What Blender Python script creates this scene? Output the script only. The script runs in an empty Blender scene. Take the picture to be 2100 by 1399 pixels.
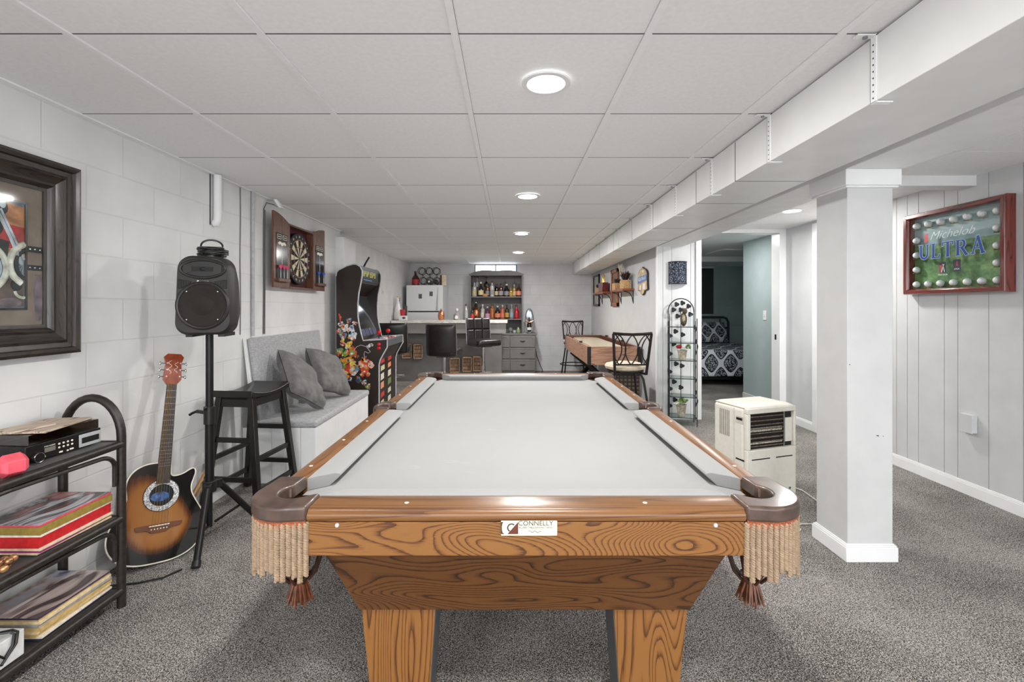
import bpy, bmesh, math, random
from mathutils import Matrix, Vector, Euler
random.seed(7)
PI = math.pi
SC = bpy.context.scene
COL = SC.collection

# ------------------------------------------------------------------ helpers
def s2l(c):
    return tuple(((v / 255) / 12.92 if v / 255 <= 0.04045 else ((v / 255 + 0.055) / 1.055) ** 2.4) for v in c) + (1.0,)

def T(x=0, y=0, z=0, rz=0):
    return Matrix.Translation((x, y, z)) @ Matrix.Rotation(rz, 4, 'Z')
def FR(o, ex, ey):
    ex = Vector(ex).normalized(); ey = Vector(ey).normalized(); ez = ex.cross(ey).normalized(); ey = ez.cross(ex)
    m = Matrix((ex, ey, ez)).transposed().to_4x4(); m.translation = Vector(o)
    return m
def WL(x, y, z): return FR((x, y, z), (0, 1, 0), (0, 0, 1))     # hangs on a wall facing +x : u right, v up, n out
def WR(x, y, z): return FR((x, y, z), (0, -1, 0), (0, 0, 1))    # hangs on a wall facing -x
def WC(x, y, z): return FR((x, y, z), (1, 0, 0), (0, 0, 1))     # faces -y

def FR2(o, ex, ey):
    ey = Vector(ey).normalized(); ex = Vector(ex); ex = (ex - ey * ex.dot(ey)).normalized(); return FR(o, ex, ey)

class B:
    def __init__(s, *mats):
        s.v = []; s.f = []; s.mi = []; s.mats = list(mats); s.cur = 0; s.M = Matrix.Identity(4)
    def m(s, mat):
        if mat not in s.mats: s.mats.append(mat)
        s.cur = s.mats.index(mat); return s
    def add(s, vs, fs):
        o = len(s.v)
        s.v += [tuple(s.M @ Vector(v)) for v in vs]
        for f in fs:
            s.f.append(tuple(i + o for i in f)); s.mi.append(s.cur)
        return s
    def box(s, x0, x1, y0, y1, z0, z1):
        vs = [(x, y, z) for x in (x0, x1) for y in (y0, y1) for z in (z0, z1)]
        return s.add(vs, [(0, 1, 3, 2), (4, 6, 7, 5), (0, 4, 5, 1), (2, 3, 7, 6), (0, 2, 6, 4), (1, 5, 7, 3)])
    def cbox(s, c, d, R=None):
        vs = []
        for x in (-.5, .5):
            for y in (-.5, .5):
                for z in (-.5, .5):
                    p = Vector((x * d[0], y * d[1], z * d[2]))
                    if R: p = R @ p
                    vs.append(tuple(Vector(c) + p))
        return s.add(vs, [(0, 1, 3, 2), (4, 6, 7, 5), (0, 4, 5, 1), (2, 3, 7, 6), (0, 2, 6, 4), (1, 5, 7, 3)])
    def bar(s, p0, p1, w, d, up=(0, 0, 1)):
        p0 = Vector(p0); p1 = Vector(p1); t = (p1 - p0).normalized(); u = Vector(up)
        if abs(t.dot(u)) > .98: u = Vector((0, 1, 0))
        a = t.cross(u).normalized() * (w / 2); b = a.cross(t).normalized() * (d / 2)
        vs = [p + i * a + j * b for p in (p0, p1) for i, j in ((-1, -1), (1, -1), (1, 1), (-1, 1))]
        return s.add([tuple(v) for v in vs], [(0, 1, 2, 3), (7, 6, 5, 4), (0, 4, 5, 1), (1, 5, 6, 2), (2, 6, 7, 3), (3, 7, 4, 0)])
    def hexa(s, b4, t4):
        return s.add(list(b4) + list(t4), [(0, 1, 2, 3), (7, 6, 5, 4), (0, 4, 5, 1), (1, 5, 6, 2), (2, 6, 7, 3), (3, 7, 4, 0)])
    def prism(s, poly, a, b, pl='xy'):
        n = len(poly)
        def P(p, h):
            return (p[0], p[1], h) if pl == 'xy' else ((p[0], h, p[1]) if pl == 'xz' else (h, p[0], p[1]))
        vs = [P(p, a) for p in poly] + [P(p, b) for p in poly]
        return s.add(vs, [tuple(range(n)), tuple(range(2 * n - 1, n - 1, -1))] + [(i, i + n, (i + 1) % n + n, (i + 1) % n) for i in range(n)])
    def loft(s, rings, closed=True, caps=True):
        n = len(rings[0]); vs = [p for r in rings for p in r]; fs = []
        for k in range(len(rings) - 1):
            for i in range(n if closed else n - 1):
                j = (i + 1) % n
                fs.append((k * n + i, k * n + j, (k + 1) * n + j, (k + 1) * n + i))
        if caps and closed:
            fs.append(tuple(range(n - 1, -1, -1))); fs.append(tuple(range((len(rings) - 1) * n, len(rings) * n)))
        return s.add(vs, fs)
    def cyl(s, p0, p1, r0, r1=None, n=16):
        return s.tube([p0, p1], [r0, r0 if r1 is None else r1], n)
    def tube(s, pts, r, n=8, closed=False):
        pts = [Vector(p) for p in pts]; N = len(pts)
        if not isinstance(r, (list, tuple)): r = [r] * N
        tg = []
        for i in range(N):
            a = pts[(i - 1) % N] if (closed or i > 0) else pts[i]
            b = pts[(i + 1) % N] if (closed or i < N - 1) else pts[i]
            d = b - a
            tg.append(d.normalized() if d.length > 1e-9 else Vector((0, 0, 1)))
        u = tg[0].orthogonal().normalized(); rings = []
        for i in range(N):
            u = (u - tg[i] * u.dot(tg[i]))
            u = u.normalized() if u.length > 1e-6 else tg[i].orthogonal().normalized()
            w = tg[i].cross(u)
            rings.append([tuple(pts[i] + r[i] * (math.cos(2 * PI * k / n) * u + math.sin(2 * PI * k / n) * w)) for k in range(n)])
        if closed:
            rings.append(rings[0]); return s.loft(rings, caps=False)
        return s.loft(rings)
    def lathe(s, prof, c=(0, 0, 0), n=24, R=None, cap=True):
        rings = []
        for r, z in prof:
            ring = []
            for k in range(n):
                p = Vector((max(r, 1e-4) * math.cos(2 * PI * k / n), max(r, 1e-4) * math.sin(2 * PI * k / n), z))
                if R: p = R @ p
                ring.append(tuple(Vector(c) + p))
            rings.append(ring)
        return s.loft(rings, caps=cap)
    def ell(s, c, r, e=1.0, n=20, m=12, R=None):
        if not isinstance(r, (list, tuple)): r = (r, r, r)
        def sg(v, p): return math.copysign(abs(v) ** p, v)
        rings = []
        for i in range(m + 1):
            th = -PI / 2 + PI * i / m; th = max(-PI / 2 + 1e-3, min(PI / 2 - 1e-3, th)); ring = []
            for k in range(n):
                ph = 2 * PI * k / n
                p = Vector((r[0] * sg(math.cos(th), e) * sg(math.cos(ph), e), r[1] * sg(math.cos(th), e) * sg(math.sin(ph), e), r[2] * sg(math.sin(th), e)))
                if R: p = R @ p
                ring.append(tuple(Vector(c) + p))
            rings.append(ring)
        return s.loft(rings)
    def torus(s, c, R0, r, n=28, k=8, R=None, sq=(1, 1)):
        pts = []
        for i in range(n):
            p = Vector((R0 * sq[0] * math.cos(2 * PI * i / n), R0 * sq[1] * math.sin(2 * PI * i / n), 0))
            if R: p = R @ p
            pts.append(Vector(c) + p)
        return s.tube(pts, r, k, True)
    def grid(s, fn, nu, nv):
        vs = [tuple(fn(i / nu, j / nv)) for i in range(nu + 1) for j in range(nv + 1)]
        return s.add(vs, [(i * (nv + 1) + j, (i + 1) * (nv + 1) + j, (i + 1) * (nv + 1) + j + 1, i * (nv + 1) + j + 1) for i in range(nu) for j in range(nv)])
    def build(s, name, parent=None, bev=0, seg=2, ang=35, sub=0, label=None, flat=False):
        me = bpy.data.meshes.new(name)
        me.from_pydata(s.v, [], s.f)
        for mt in s.mats: me.materials.append(mt)
        for p, i in zip(me.polygons, s.mi): p.material_index = i
        bm = bmesh.new(); bm.from_mesh(me)
        bmesh.ops.recalc_face_normals(bm, faces=bm.faces)
        bm.to_mesh(me); bm.free()
        if not flat:
            for p in me.polygons: p.use_smooth = True
            try: me.set_sharp_from_angle(angle=math.radians(ang))
            except Exception: pass
        o = bpy.data.objects.new(name, me); COL.objects.link(o)
        if parent is not None: o.parent = parent
        if bev:
            md = o.modifiers.new('bevel', 'BEVEL'); md.width = bev; md.segments = seg; md.limit_method = 'ANGLE'; md.angle_limit = math.radians(40)
            md.harden_normals = False
        if sub:
            md = o.modifiers.new('sub', 'SUBSURF'); md.levels = sub; md.render_levels = sub
        if label: o['label'] = label
        return o

def tag(o, label, cat, group=None, kind=None):
    o['label'] = label; o['category'] = cat
    if group: o['group'] = group
    if kind: o['kind'] = kind
    return o
def thing(name, label, cat, M, group=None):
    o = bpy.data.objects.new(name, None); COL.objects.link(o)
    o.empty_display_size = .05
    o.matrix_world = M
    return tag(o, label, cat, group)
def struct(b, name, bev=0, parent=None, **k):
    o = b.build(name, parent, bev=bev, **k)
    if parent is None: o['kind'] = 'structure'
    return o
def kids(o): return [c for c in bpy.data.objects if c.parent == o]
def dup(root, M, label, group=None):
    r = root.copy(); COL.objects.link(r); r.matrix_world = M; r['label'] = label
    if group: r['group'] = group
    for ch in kids(root):
        c = ch.copy(); COL.objects.link(c); c.parent = r
        for g in kids(ch):
            d = g.copy(); COL.objects.link(d); d.parent = c
    return r
def solo(b, name, label, cat, M=None, group=None, **k):
    o = b.build(name, None, **k)
    if M is not None: o.matrix_world = M
    return tag(o, label, cat, group)
def text(body, size, mat, M, parent, name='lettering', ext=.0008, align='CENTER', shear=0, off=0, sx=1):
    cu = bpy.data.curves.new(name, 'FONT'); cu.body = body; cu.size = size; cu.extrude = ext; cu.align_x = align; cu.align_y = 'CENTER'
    cu.shear = shear; cu.offset = off; cu.resolution_u = 3
    tmp = bpy.data.objects.new('tmp', cu); COL.objects.link(tmp)
    dg = bpy.context.evaluated_depsgraph_get()
    me = bpy.data.meshes.new_from_object(tmp.evaluated_get(dg)); me.name = name
    me.materials.clear(); me.materials.append(mat)
    bpy.data.objects.remove(tmp); bpy.data.curves.remove(cu)
    o = bpy.data.objects.new(name, me); COL.objects.link(o); o.parent = parent
    o.matrix_local = M @ Matrix.Diagonal((sx, 1, 1, 1))
    return o

# ------------------------------------------------------------------ materials
def _new(name):
    mt = bpy.data.materials.new(name); mt.use_nodes = True
    nt = mt.node_tree; bs = nt.nodes['Principled BSDF']
    return mt, nt, bs
def nd(nt, t, **k):
    n = nt.nodes.new(t)
    for a, v in k.items():
        if a.startswith('_'): n.inputs[a[1:].replace('_', ' ')].default_value = v
        else: setattr(n, a, v)
    return n
def math_(nt, op, a, b=None, c=None):
    n = nt.nodes.new('ShaderNodeMath'); n.operation = op
    for i, v in enumerate((a, b, c)):
        if v is None: continue
        if isinstance(v, (int, float)): n.inputs[i].default_value = v
        else: nt.links.new(v, n.inputs[i])
    return n.outputs[0]
def ramp(nt, fac, stops, interp='LINEAR'):
    r = nt.nodes.new('ShaderNodeValToRGB'); r.color_ramp.interpolation = interp
    els = r.color_ramp.elements
    while len(els) < len(stops): els.new(.5)
    for e, (p, c) in zip(els, stops): e.position = p; e.color = s2l(c) if len(c) == 3 else c
    nt.links.new(fac, r.inputs[0]); return r.outputs[0]
def bump(nt, bs, h, strength=.3, dist=.01):
    b = nt.nodes.new('ShaderNodeBump'); b.inputs['Strength'].default_value = strength; b.inputs['Distance'].default_value = dist
    nt.links.new(h, b.inputs['Height']); nt.links.new(b.outputs[0], bs.inputs['Normal'])
def coords(nt, scale=(1, 1, 1), world=False, rot=(0, 0, 0)):
    if world: src = nt.nodes.new('ShaderNodeNewGeometry').outputs['Position']
    else: src = nt.nodes.new('ShaderNodeTexCoord').outputs['Object']
    mp = nt.nodes.new('ShaderNodeMapping'); mp.inputs['Scale'].default_value = scale; mp.inputs['Rotation'].default_value = rot
    nt.links.new(src, mp.inputs[0]); return mp.outputs[0]
def noise(nt, vec, scale, detail=2, rough=.5, dist=0):
    n = nd(nt, 'ShaderNodeTexNoise'); n.inputs['Scale'].default_value = scale; n.inputs['Detail'].default_value = detail
    n.inputs['Roughness'].default_value = rough; n.inputs['Distortion'].default_value = dist
    nt.links.new(vec, n.inputs['Vector']); return n.outputs['Fac']

def mat(name, c, rough=.5, metal=0, var=.06, vs=30, bs_=0, emit=0, coat=0, trans=0, alpha=1, ior=1.45, spec=None):
    mt, nt, b = _new(name)
    b.inputs['Roughness'].default_value = rough; b.inputs['Metallic'].default_value = metal
    if spec is not None: b.inputs['Specular IOR Level'].default_value = spec
    v = coords(nt); f = noise(nt, v, vs, 3)
    lo = tuple(max(0, x * (1 - var)) for x in c); hi = tuple(min(255, x * (1 + var)) for x in c)
    col = ramp(nt, f, [(.3, lo), (.7, hi)])
    nt.links.new(col, b.inputs['Base Color'])
    if bs_: bump(nt, b, f, bs_, .004)
    if emit:
        b.inputs['Emission Color'].default_value = s2l(c); b.inputs['Emission Strength'].default_value = emit
    if coat: b.inputs['Coat Weight'].default_value = coat; b.inputs['Coat Roughness'].default_value = .12
    if trans: b.inputs['Transmission Weight'].default_value = trans; b.inputs['IOR'].default_value = ior
    if alpha < 1: b.inputs['Alpha'].default_value = alpha
    return mt

def wood(name, light, mid, dark, axis=0, freq=(1.3, 9), rings=9, rough=.35, coat=.25, off=(0, 0, 0), streak=.5):
    """contour lines of a stretched noise = cathedral grain, plus fine pores along the grain"""
    mt, nt, b = _new(name)
    b.inputs['Roughness'].default_value = rough; b.inputs['Coat Weight'].default_value = coat; b.inputs['Coat Roughness'].default_value = .2
    sc = [freq[1]] * 3; sc[axis] = freq[0]
    tc = nt.nodes.new('ShaderNodeTexCoord').outputs['Object']
    mp = nt.nodes.new('ShaderNodeMapping'); mp.inputs['Scale'].default_value = sc; mp.inputs['Location'].default_value = off
    nt.links.new(tc, mp.inputs[0])
    f = noise(nt, mp.outputs[0], 1, 1.2, .4, .25)
    w = math_(nt, 'FRACT', math_(nt, 'MULTIPLY', f, rings))
    # fine pores
    s3 = [420] * 3; s3[axis] = 14
    mp2 = nt.nodes.new('ShaderNodeMapping'); mp2.inputs['Scale'].default_value = s3; nt.links.new(tc, mp2.inputs[0])
    p = noise(nt, mp2.outputs[0], 1, 2)
    wj = math_(nt, 'ADD', w, math_(nt, 'MULTIPLY', math_(nt, 'SUBTRACT', p, .5), streak))
    col = ramp(nt, wj, [(0, dark), (.07, dark), (.20, mid), (.42, light), (.92, light), (1, mid)])
    nt.links.new(col, b.inputs['Base Color'])
    bump(nt, b, p, .08, .002)
    return mt

def blockwall(name, c, plane, z0, jo=.10, amp=.35, off=0):
    """painted concrete block: joints are relief"""
    mt, nt, b = _new(name)
    b.inputs['Roughness'].default_value = .55
    g = nt.nodes.new('ShaderNodeNewGeometry').outputs['Position']
    sp = nt.nodes.new('ShaderNodeSeparateXYZ'); nt.links.new(g, sp.inputs[0])
    cb = nt.nodes.new('ShaderNodeCombineXYZ')
    nt.links.new(math_(nt, 'ADD', sp.outputs['Y' if plane == 'yz' else 'X'], off), cb.inputs[0])
    nt.links.new(math_(nt, 'SUBTRACT', sp.outputs['Z'], z0), cb.inputs[1])
    wv = noise(nt, g, 5, 2)
    br = nd(nt, 'ShaderNodeTexBrick', offset=.5, _Scale=1.0, _Mortar_Size=.005, _Mortar_Smooth=.6, _Brick_Width=.406, _Row_Height=.2032)
    br.inputs['Color1'].default_value = (1, 1, 1, 1); br.inputs['Color2'].default_value = (.9, .9, .9, 1); br.inputs['Mortar'].default_value = (0, 0, 0, 1)
    nt.links.new(cb.outputs[0], br.inputs['Vector'])
    n2 = noise(nt, g, 90, 4, .6)
    h = math_(nt, 'ADD', math_(nt, 'MULTIPLY', br.outputs['Color'], math_(nt, 'ADD', math_(nt, 'MULTIPLY', wv, 1.6), -.3)), math_(nt, 'MULTIPLY', n2, .10))
    bump(nt, b, h, amp, .006)
    lo = tuple(x * .93 for x in c)
    mo = ramp(nt, br.outputs['Fac'], [(0, c), (1, tuple(x * (1 - jo) for x in c))])
    va = ramp(nt, noise(nt, g, 3, 3), [(.3, (238, 238, 238)), (.7, (255, 255, 255))])
    mx = nd(nt, 'ShaderNodeMix', data_type='RGBA', blend_type='MULTIPLY'); mx.inputs[0].default_value = 1
    nt.links.new(mo, mx.inputs[6]); nt.links.new(va, mx.inputs[7]); nt.links.new(mx.outputs[2], b.inputs['Base Color'])
    return mt

def carpet(name, stops, sc=190):
    mt, nt, b = _new(name)
    b.inputs['Roughness'].default_value = .95; b.inputs['Specular IOR Level'].default_value = .1
    b.inputs['Sheen Weight'].default_value = .1
    g = coords(nt, world=True)
    f = noise(nt, g, sc, 2.5, .55, .6)
    v = nd(nt, 'ShaderNodeTexVoronoi'); v.inputs['Scale'].default_value = sc * .8; nt.links.new(g, v.inputs['Vector'])
    big = noise(nt, g, 2.2, 3)
    m = math_(nt, 'ADD', math_(nt, 'MULTIPLY', f, 1.25), math_(nt, 'MULTIPLY', math_(nt, 'SUBTRACT', big, .5), .25))
    m = math_(nt, 'ADD', m, math_(nt, 'MULTIPLY', math_(nt, 'SUBTRACT', v.outputs['Distance'], .4), -.22))
    col = ramp(nt, m, stops)
    nt.links.new(col, b.inputs['Base Color'])
    bump(nt, b, m, .9, .012)
    return mt

def felt(name, c, marks=True, rough=.9):
    mt, nt, b = _new(name)
    b.inputs['Roughness'].default_value = rough; b.inputs['Sheen Weight'].default_value = .15; b.inputs['Specular IOR Level'].default_value = .15
    v = coords(nt)
    f = noise(nt, v, 1.8, 4, .6); f2 = noise(nt, v, 700, 2)
    base = ramp(nt, f, [(.3, tuple(x * .965 for x in c)), (.7, c)])
    if marks:
        k = noise(nt, coords(nt, (5, 14, 5)), 1.0, 5, .62, .4)
        mk = ramp(nt, k, [(.66, (0, 0, 0)), (.76, (255, 255, 255))])
        mx = nd(nt, 'ShaderNodeMix', data_type='RGBA'); nt.links.new(math_(nt, 'MULTIPLY', mk, .35), mx.inputs[0])
        nt.links.new(base, mx.inputs[6]); mx.inputs[7].default_value = s2l(tuple(min(255, x * 1.12) for x in c)); base = mx.outputs[2]
    nt.links.new(base, b.inputs['Base Color']); bump(nt, b, f2, .15, .001)
    return mt

def fabric(name, c1, c2, sc=(30, 30, 400), rough=.9, bs_=.4, wrinkle=0):
    mt, nt, b = _new(name)
    b.inputs['Roughness'].default_value = rough; b.inputs['Sheen Weight'].default_value = .2; b.inputs['Specular IOR Level'].default_value = .15
    f = noise(nt, coords(nt, sc), 1, 4, .6)
    nt.links.new(ramp(nt, f, [(.32, c1), (.68, c2)]), b.inputs['Base Color'])
    h = f
    if wrinkle:
        h = math_(nt, 'ADD', math_(nt, 'MULTIPLY', f, .15), math_(nt, 'MULTIPLY', noise(nt, coords(nt), wrinkle, 3, .5, 1.2), 1.0))
    bump(nt, b, h, bs_, .012 if wrinkle else .003)
    return mt

def glassy(name, c, rough=.05, alpha=.25):
    """thin tinted pane: mostly transparent with a sharp reflection"""
    mt, nt, b = _new(name)
    tr = nd(nt, 'ShaderNodeBsdfTransparent'); tr.inputs[0].default_value = s2l(c)
    gl = nd(nt, 'ShaderNodeBsdfGlossy'); gl.inputs['Roughness'].default_value = rough
    mx = nt.nodes.new('ShaderNodeMixShader')
    fr = nd(nt, 'ShaderNodeFresnel'); fr.inputs[0].default_value = 1.5
    bf = nt.nodes.new('ShaderNodeNewGeometry').outputs['Backfacing']
    nt.links.new(math_(nt, 'MULTIPLY', math_(nt, 'ADD', fr.outputs[0], alpha * .04), math_(nt, 'SUBTRACT', 1, bf)), mx.inputs[0])
    nt.links.new(tr.outputs[0], mx.inputs[1]); nt.links.new(gl.outputs[0], mx.inputs[2])
    nt.links.new(mx.outputs[0], nt.nodes['Material Output'].inputs[0])
    return mt

WHITE = mat('white_paint', (232, 232, 232), .45, var=.015, vs=8)
TRIMW = mat('white_trim_paint', (240, 240, 240), .3, var=.01, vs=8)
CEIL = mat('ceiling_tile', (243, 243, 243), .7, var=.012, vs=60, bs_=.05)
TBAR = mat('ceiling_bar_white', (246, 246, 246), .5, var=.01)
DUCTW = mat('painted_duct', (232, 232, 231), .42, var=.02, vs=5)
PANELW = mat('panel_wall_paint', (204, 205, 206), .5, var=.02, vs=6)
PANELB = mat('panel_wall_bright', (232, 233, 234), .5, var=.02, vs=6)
GREYW = mat('grey_wall_paint', (205, 206, 208), .6, var=.015, vs=6)
JOINT = mat('tile_joint', (74, 74, 74), .9)
GROOVE = mat('groove_dark', (120, 120, 120), .8)
TEAL = mat('teal_wall_paint', (178, 192, 192), .6, var=.02, vs=6)
DARK = mat('matte_black', (16, 16, 16), .6)
BLACKP = mat('black_plastic', (26, 25, 24), .42, var=.1, vs=200)
BLACKM = mat('black_metal', (24, 23, 23), .4, metal=.3)
BLACKW = mat('black_painted_wood', (22, 20, 19), .32, var=.25, vs=18)
CHROME = mat('chrome', (225, 225, 228), .12, metal=1, var=.01)
STEEL = mat('dull_steel', (150, 152, 156), .35, metal=.9)
BRASS = mat('brass', (196, 160, 90), .3, metal=.9)
COPPER = mat('copper', (205, 128, 88), .25, metal=1)
IVORY = mat('ivory', (236, 230, 212), .4)
OAK = wood('oak_grain_along', (132, 88, 42), (115, 72, 32), (74, 42, 17), 0, (2.1, 7.5), 40, off=(3.1, 0, .4))
OAKY = wood('oak_grain_rail', (132, 88, 46), (116, 74, 37), (88, 53, 25), 1, (1, 14), 22, .3, .35)
OAKR = wood('oak_grain_end_rail', (122, 82, 44), (110, 71, 37), (90, 56, 28), 0, (.8, 16), 12, .3, .35)
OAKV = wood('oak_grain_leg', (132, 88, 42), (115, 72, 32), (78, 46, 19), 2, (1, 9), 30, off=(.7, .2, .1))
OAKD = wood('oak_grain_cabinet', (94, 58, 25), (80, 47, 19), (50, 29, 12), 0, (1.7, 7), 38, off=(1.3, 2, .9))
LEATHER = mat('brown_leather', (78, 60, 52), .38, var=.2, vs=25, bs_=.08, coat=.3)
ROPE = mat('tan_rope', (152, 130, 106), .9, var=.06, vs=60)
BRAID = mat('rust_braid', (146, 76, 46), .8, var=.3, vs=260)
DKLEATH = mat('dark_leather', (52, 26, 14), .4, var=.3, vs=40)
CLOTH = felt('grey_pool_cloth', (152, 152, 151))
CLOTHC = felt('grey_cushion_cloth', (152, 152, 151), marks=False)
SLATE = mat('slate', (70, 70, 70), .8)
REDP = mat('red_plastic', (200, 28, 36), .3)
GLASS = glassy('clear_glass', (245, 248, 248))
SMOKE = glassy('smoky_acrylic', (190, 182, 176), alpha=3)
SILV = mat('silver_plastic', (184, 184, 186), .35, var=.03)
# ------------------------------------------------------------------ camera
HC = 1.27
cam = bpy.data.cameras.new('camera'); co = bpy.data.objects.new('camera', cam); COL.objects.link(co)
co.location = (0, 0, HC); co.rotation_euler = (PI / 2, 0, 0)
cam.sensor_fit = 'HORIZONTAL'; cam.sensor_width = 36; cam.lens = 36 * 957 / 2100
cam.shift_x = 5 / 2100; cam.shift_y = -69.5 / 2100; cam.clip_start = .02
SC.camera = co

# ------------------------------------------------------------------ room shell
XL, XL2, XR, YB, ZC = -1.925, -1.99, 3.104, 9.3, 2.13
YF = -3.2      # the room goes on behind the camera
CARPET = carpet('speckled_carpet', [(.37, (16, 14, 12)), (.47, (66, 61, 57)), (.58, (128, 122, 116)), (.76, (222, 216, 210))], 235)
BLOCKL = blockwall('painted_block_side', (232, 232, 231), 'yz', 1.715 - 10 * .2032, jo=.035, amp=.4, off=.11)
BLOCKB = blockwall('painted_block_end', (220, 220, 221), 'xz', 1.715 - 10 * .2032, jo=.04, amp=.45)
BLOCKT = blockwall('painted_block_teal', (166, 188, 184), 'xz', 1.715 - 10 * .2032, jo=.04)

b = B(CARPET); b.box(-2.3, 5.2, YF, 9.6, -.08, 0); struct(b, 'floor')
b = B(BLOCKL); b.box(XL - .2, XL, YF, 5.3, 0, 2.3); b.box(XL2 - .14, XL2, 5.3, YB, 0, 2.3); struct(b, 'wall_left')
# end wall with a window hole high up
WX0, WX1, WZ0, WZ1 = -.70, .146, 1.93, 2.115
b = B(BLOCKB)
b.box(-2.2, WX0, YB, YB + .2, 0, 2.3); b.box(WX1, 1.70, YB, YB + .2, 0, 2.3); b.box(WX0, WX1, YB, YB + .2, 0, WZ0); b.box(WX0, WX1, YB, YB + .2, WZ1, 2.3)
struct(b, 'wall_back')
b = B(GREYW); b.prism([(1.667, 5.30), (1.76, 5.30), (1.76, YB), (1.633, YB)], 0, 2.3); struct(b, 'wall_bar_side')

# panelled right wall: planks with open grooves
gy = [3.642, 3.542, 3.332, 3.232, 3.023, 2.819, 2.615, 2.515, 2.305, 2.205, 1.996, 1.79, 1.69, 1.48, 1.38, 1.17, .96, .86, .65, .45, .24, 0, -.3, -.6, -1, -1.4, -1.8, -2.2, -2.6, YF]
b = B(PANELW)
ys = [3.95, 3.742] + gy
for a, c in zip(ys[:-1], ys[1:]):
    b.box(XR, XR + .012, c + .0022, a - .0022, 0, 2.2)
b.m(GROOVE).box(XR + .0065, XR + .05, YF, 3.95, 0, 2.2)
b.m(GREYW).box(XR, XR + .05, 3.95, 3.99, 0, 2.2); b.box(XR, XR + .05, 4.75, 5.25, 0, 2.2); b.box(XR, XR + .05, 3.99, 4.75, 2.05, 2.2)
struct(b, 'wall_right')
# stub wall with panelling, then the cased opening to the bedroom
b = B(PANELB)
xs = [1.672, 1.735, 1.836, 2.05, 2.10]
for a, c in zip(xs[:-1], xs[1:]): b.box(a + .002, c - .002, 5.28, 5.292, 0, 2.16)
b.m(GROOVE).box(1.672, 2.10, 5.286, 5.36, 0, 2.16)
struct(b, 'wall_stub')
b = B(TRIMW)
b.box(2.10, 2.164, 5.255, 5.40, 0, 2.16); b.box(1.655, 1.674, 5.268, 5.30, 0, 1.96)
struct(b, 'trim_1', .004)
b = B(TRIMW)
b.box(3.03, XR, 5.235, 5.40, 0, 2.16); b.box(2.164, 3.03, 5.235, 5.40, 2.104, 2.16)
b.m(BLACKM).box(3.027, 3.031, 5.30, 5.33, .90, .96)
struct(b, 'door_1', .003)
b = B(TRIMW); b.box(XR - .014, XR + .03, 4.70, 4.77, 0, 2.12); b.box(XR - .014, XR + .03, 3.95, 4.01, 0, 2.12); b.box(XR - .014, XR + .03, 4.01, 4.70, 2.05, 2.12)
b.m(WHITE).box(XR + .01, XR + .04, 4.01, 4.70, 0, 2.05)
d2 = struct(b, 'door_2', .003)
k = B(BRASS); k.lathe([(.0, 0), (.025, 0), (.012, .02), (.012, .04), (.027, .05), (.027, .065), (0, .075)], R=Euler((0, -PI / 2, 0)).to_matrix(), c=(XR + .01, 4.08, .95)); k.build('door_knob', d2)

# bedroom beyond
b = B(TEAL); b.box(3.25, 3.40, 5.40, 6.49, 0, 2.17); b.box(3.10, 3.25, 5.36, 5.40, 0, 2.17); struct(b, 'wall_bedroom_right')
b = B(TEAL); b.box(3.40, 5.0, 6.42, 6.49, 0, 2.17); b.box(4.9, 5.0, 6.49, YB, 0, 2.17); struct(b, 'wall_bedroom_alcove')
b = B(BLOCKT); b.box(1.70, 5.0, YB, YB + .2, 0, 2.17); struct(b, 'wall_bedroom_back')
b = B(TEAL); b.box(1.762, 1.80, 5.40, YB, 0, 2.17); b.box(1.76, 2.164, 5.36, 5.40, 0, 2.17); struct(b, 'wall_bedroom_left')
b = B(CEIL); b.box(1.75, 5.0, 5.36, YB, 2.17, 2.25); b.box(1.8, 5.0, 8.3, YB, 2.08, 2.17); b.box(3.3, 3.72, 7.2, 7.85, 2.155, 2.17); struct(b, 'ceiling_bedroom', .002)

# tiled ceiling
X0, Y0, ST = -.173, 1.475, .61
b = B(CEIL)
gx = [X0 + ST * k for k in range(-2, 3)]; xl = [XL2] + gx + [1.30]
yl = [Y0 + ST * k for k in range(-8, 13)]; yl = [YF] + [v for v in yl if YF + .05 < v < YB - .05] + [YB]
for i in range(len(xl) - 1):
    for j in range(len(yl) - 1):
        b.box(xl[i] + .0125, xl[i + 1] - .0125, yl[j] + .0032, yl[j + 1] - .0032, ZC + .004, ZC + .016)
b.m(DARK).box(XL2, 1.30, YF, YB, ZC + .03, ZC + .05)
for y in yl[1:-1]: b.m(JOINT).box(XL2, 1.30, y - .0034, y + .0034, ZC + .0041, ZC + .015)
ce = struct(b, 'ceiling')
b = B(TBAR)
for x in gx: b.box(x - .011, x + .011, YF, YB, ZC - .002, ZC + .008)
b.box(XL, XL + .016, YF, 5.3, ZC - .002, ZC + .012); b.box(XL2, XL2 + .016, 5.3, YB, ZC - .002, ZC + .012); b.box(XL2, 1.3, YB - .016, YB, ZC - .002, ZC + .01)
b.build('ceiling_grid', ce)
# ceiling over the side room
ZR = 2.145
b = B(CEIL)
xr = [1.30, 1.92, 2.53, XR + .06]; yr = [YF, -2, -1.39, -.78, -.17, .44, 1.05, 1.66, 2.24, 2.625, 3.10, 3.71, 4.3, 4.9, 5.36]
for i in range(3):
    for j in range(len(yr) - 1): b.box(xr[i] + .001, xr[i + 1] - .001, yr[j] + .0012, yr[j + 1] - .0012, ZR, ZR + .012)
b.m(GROOVE).box(1.30, XR + .06, YF, 5.36, ZR + .02, ZR + .05); b.m(CEIL).box(1.25, 1.75, 5.3, YB, ZC, ZC + .04)
struct(b, 'ceiling_side_room', .001, seg=1)
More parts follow.
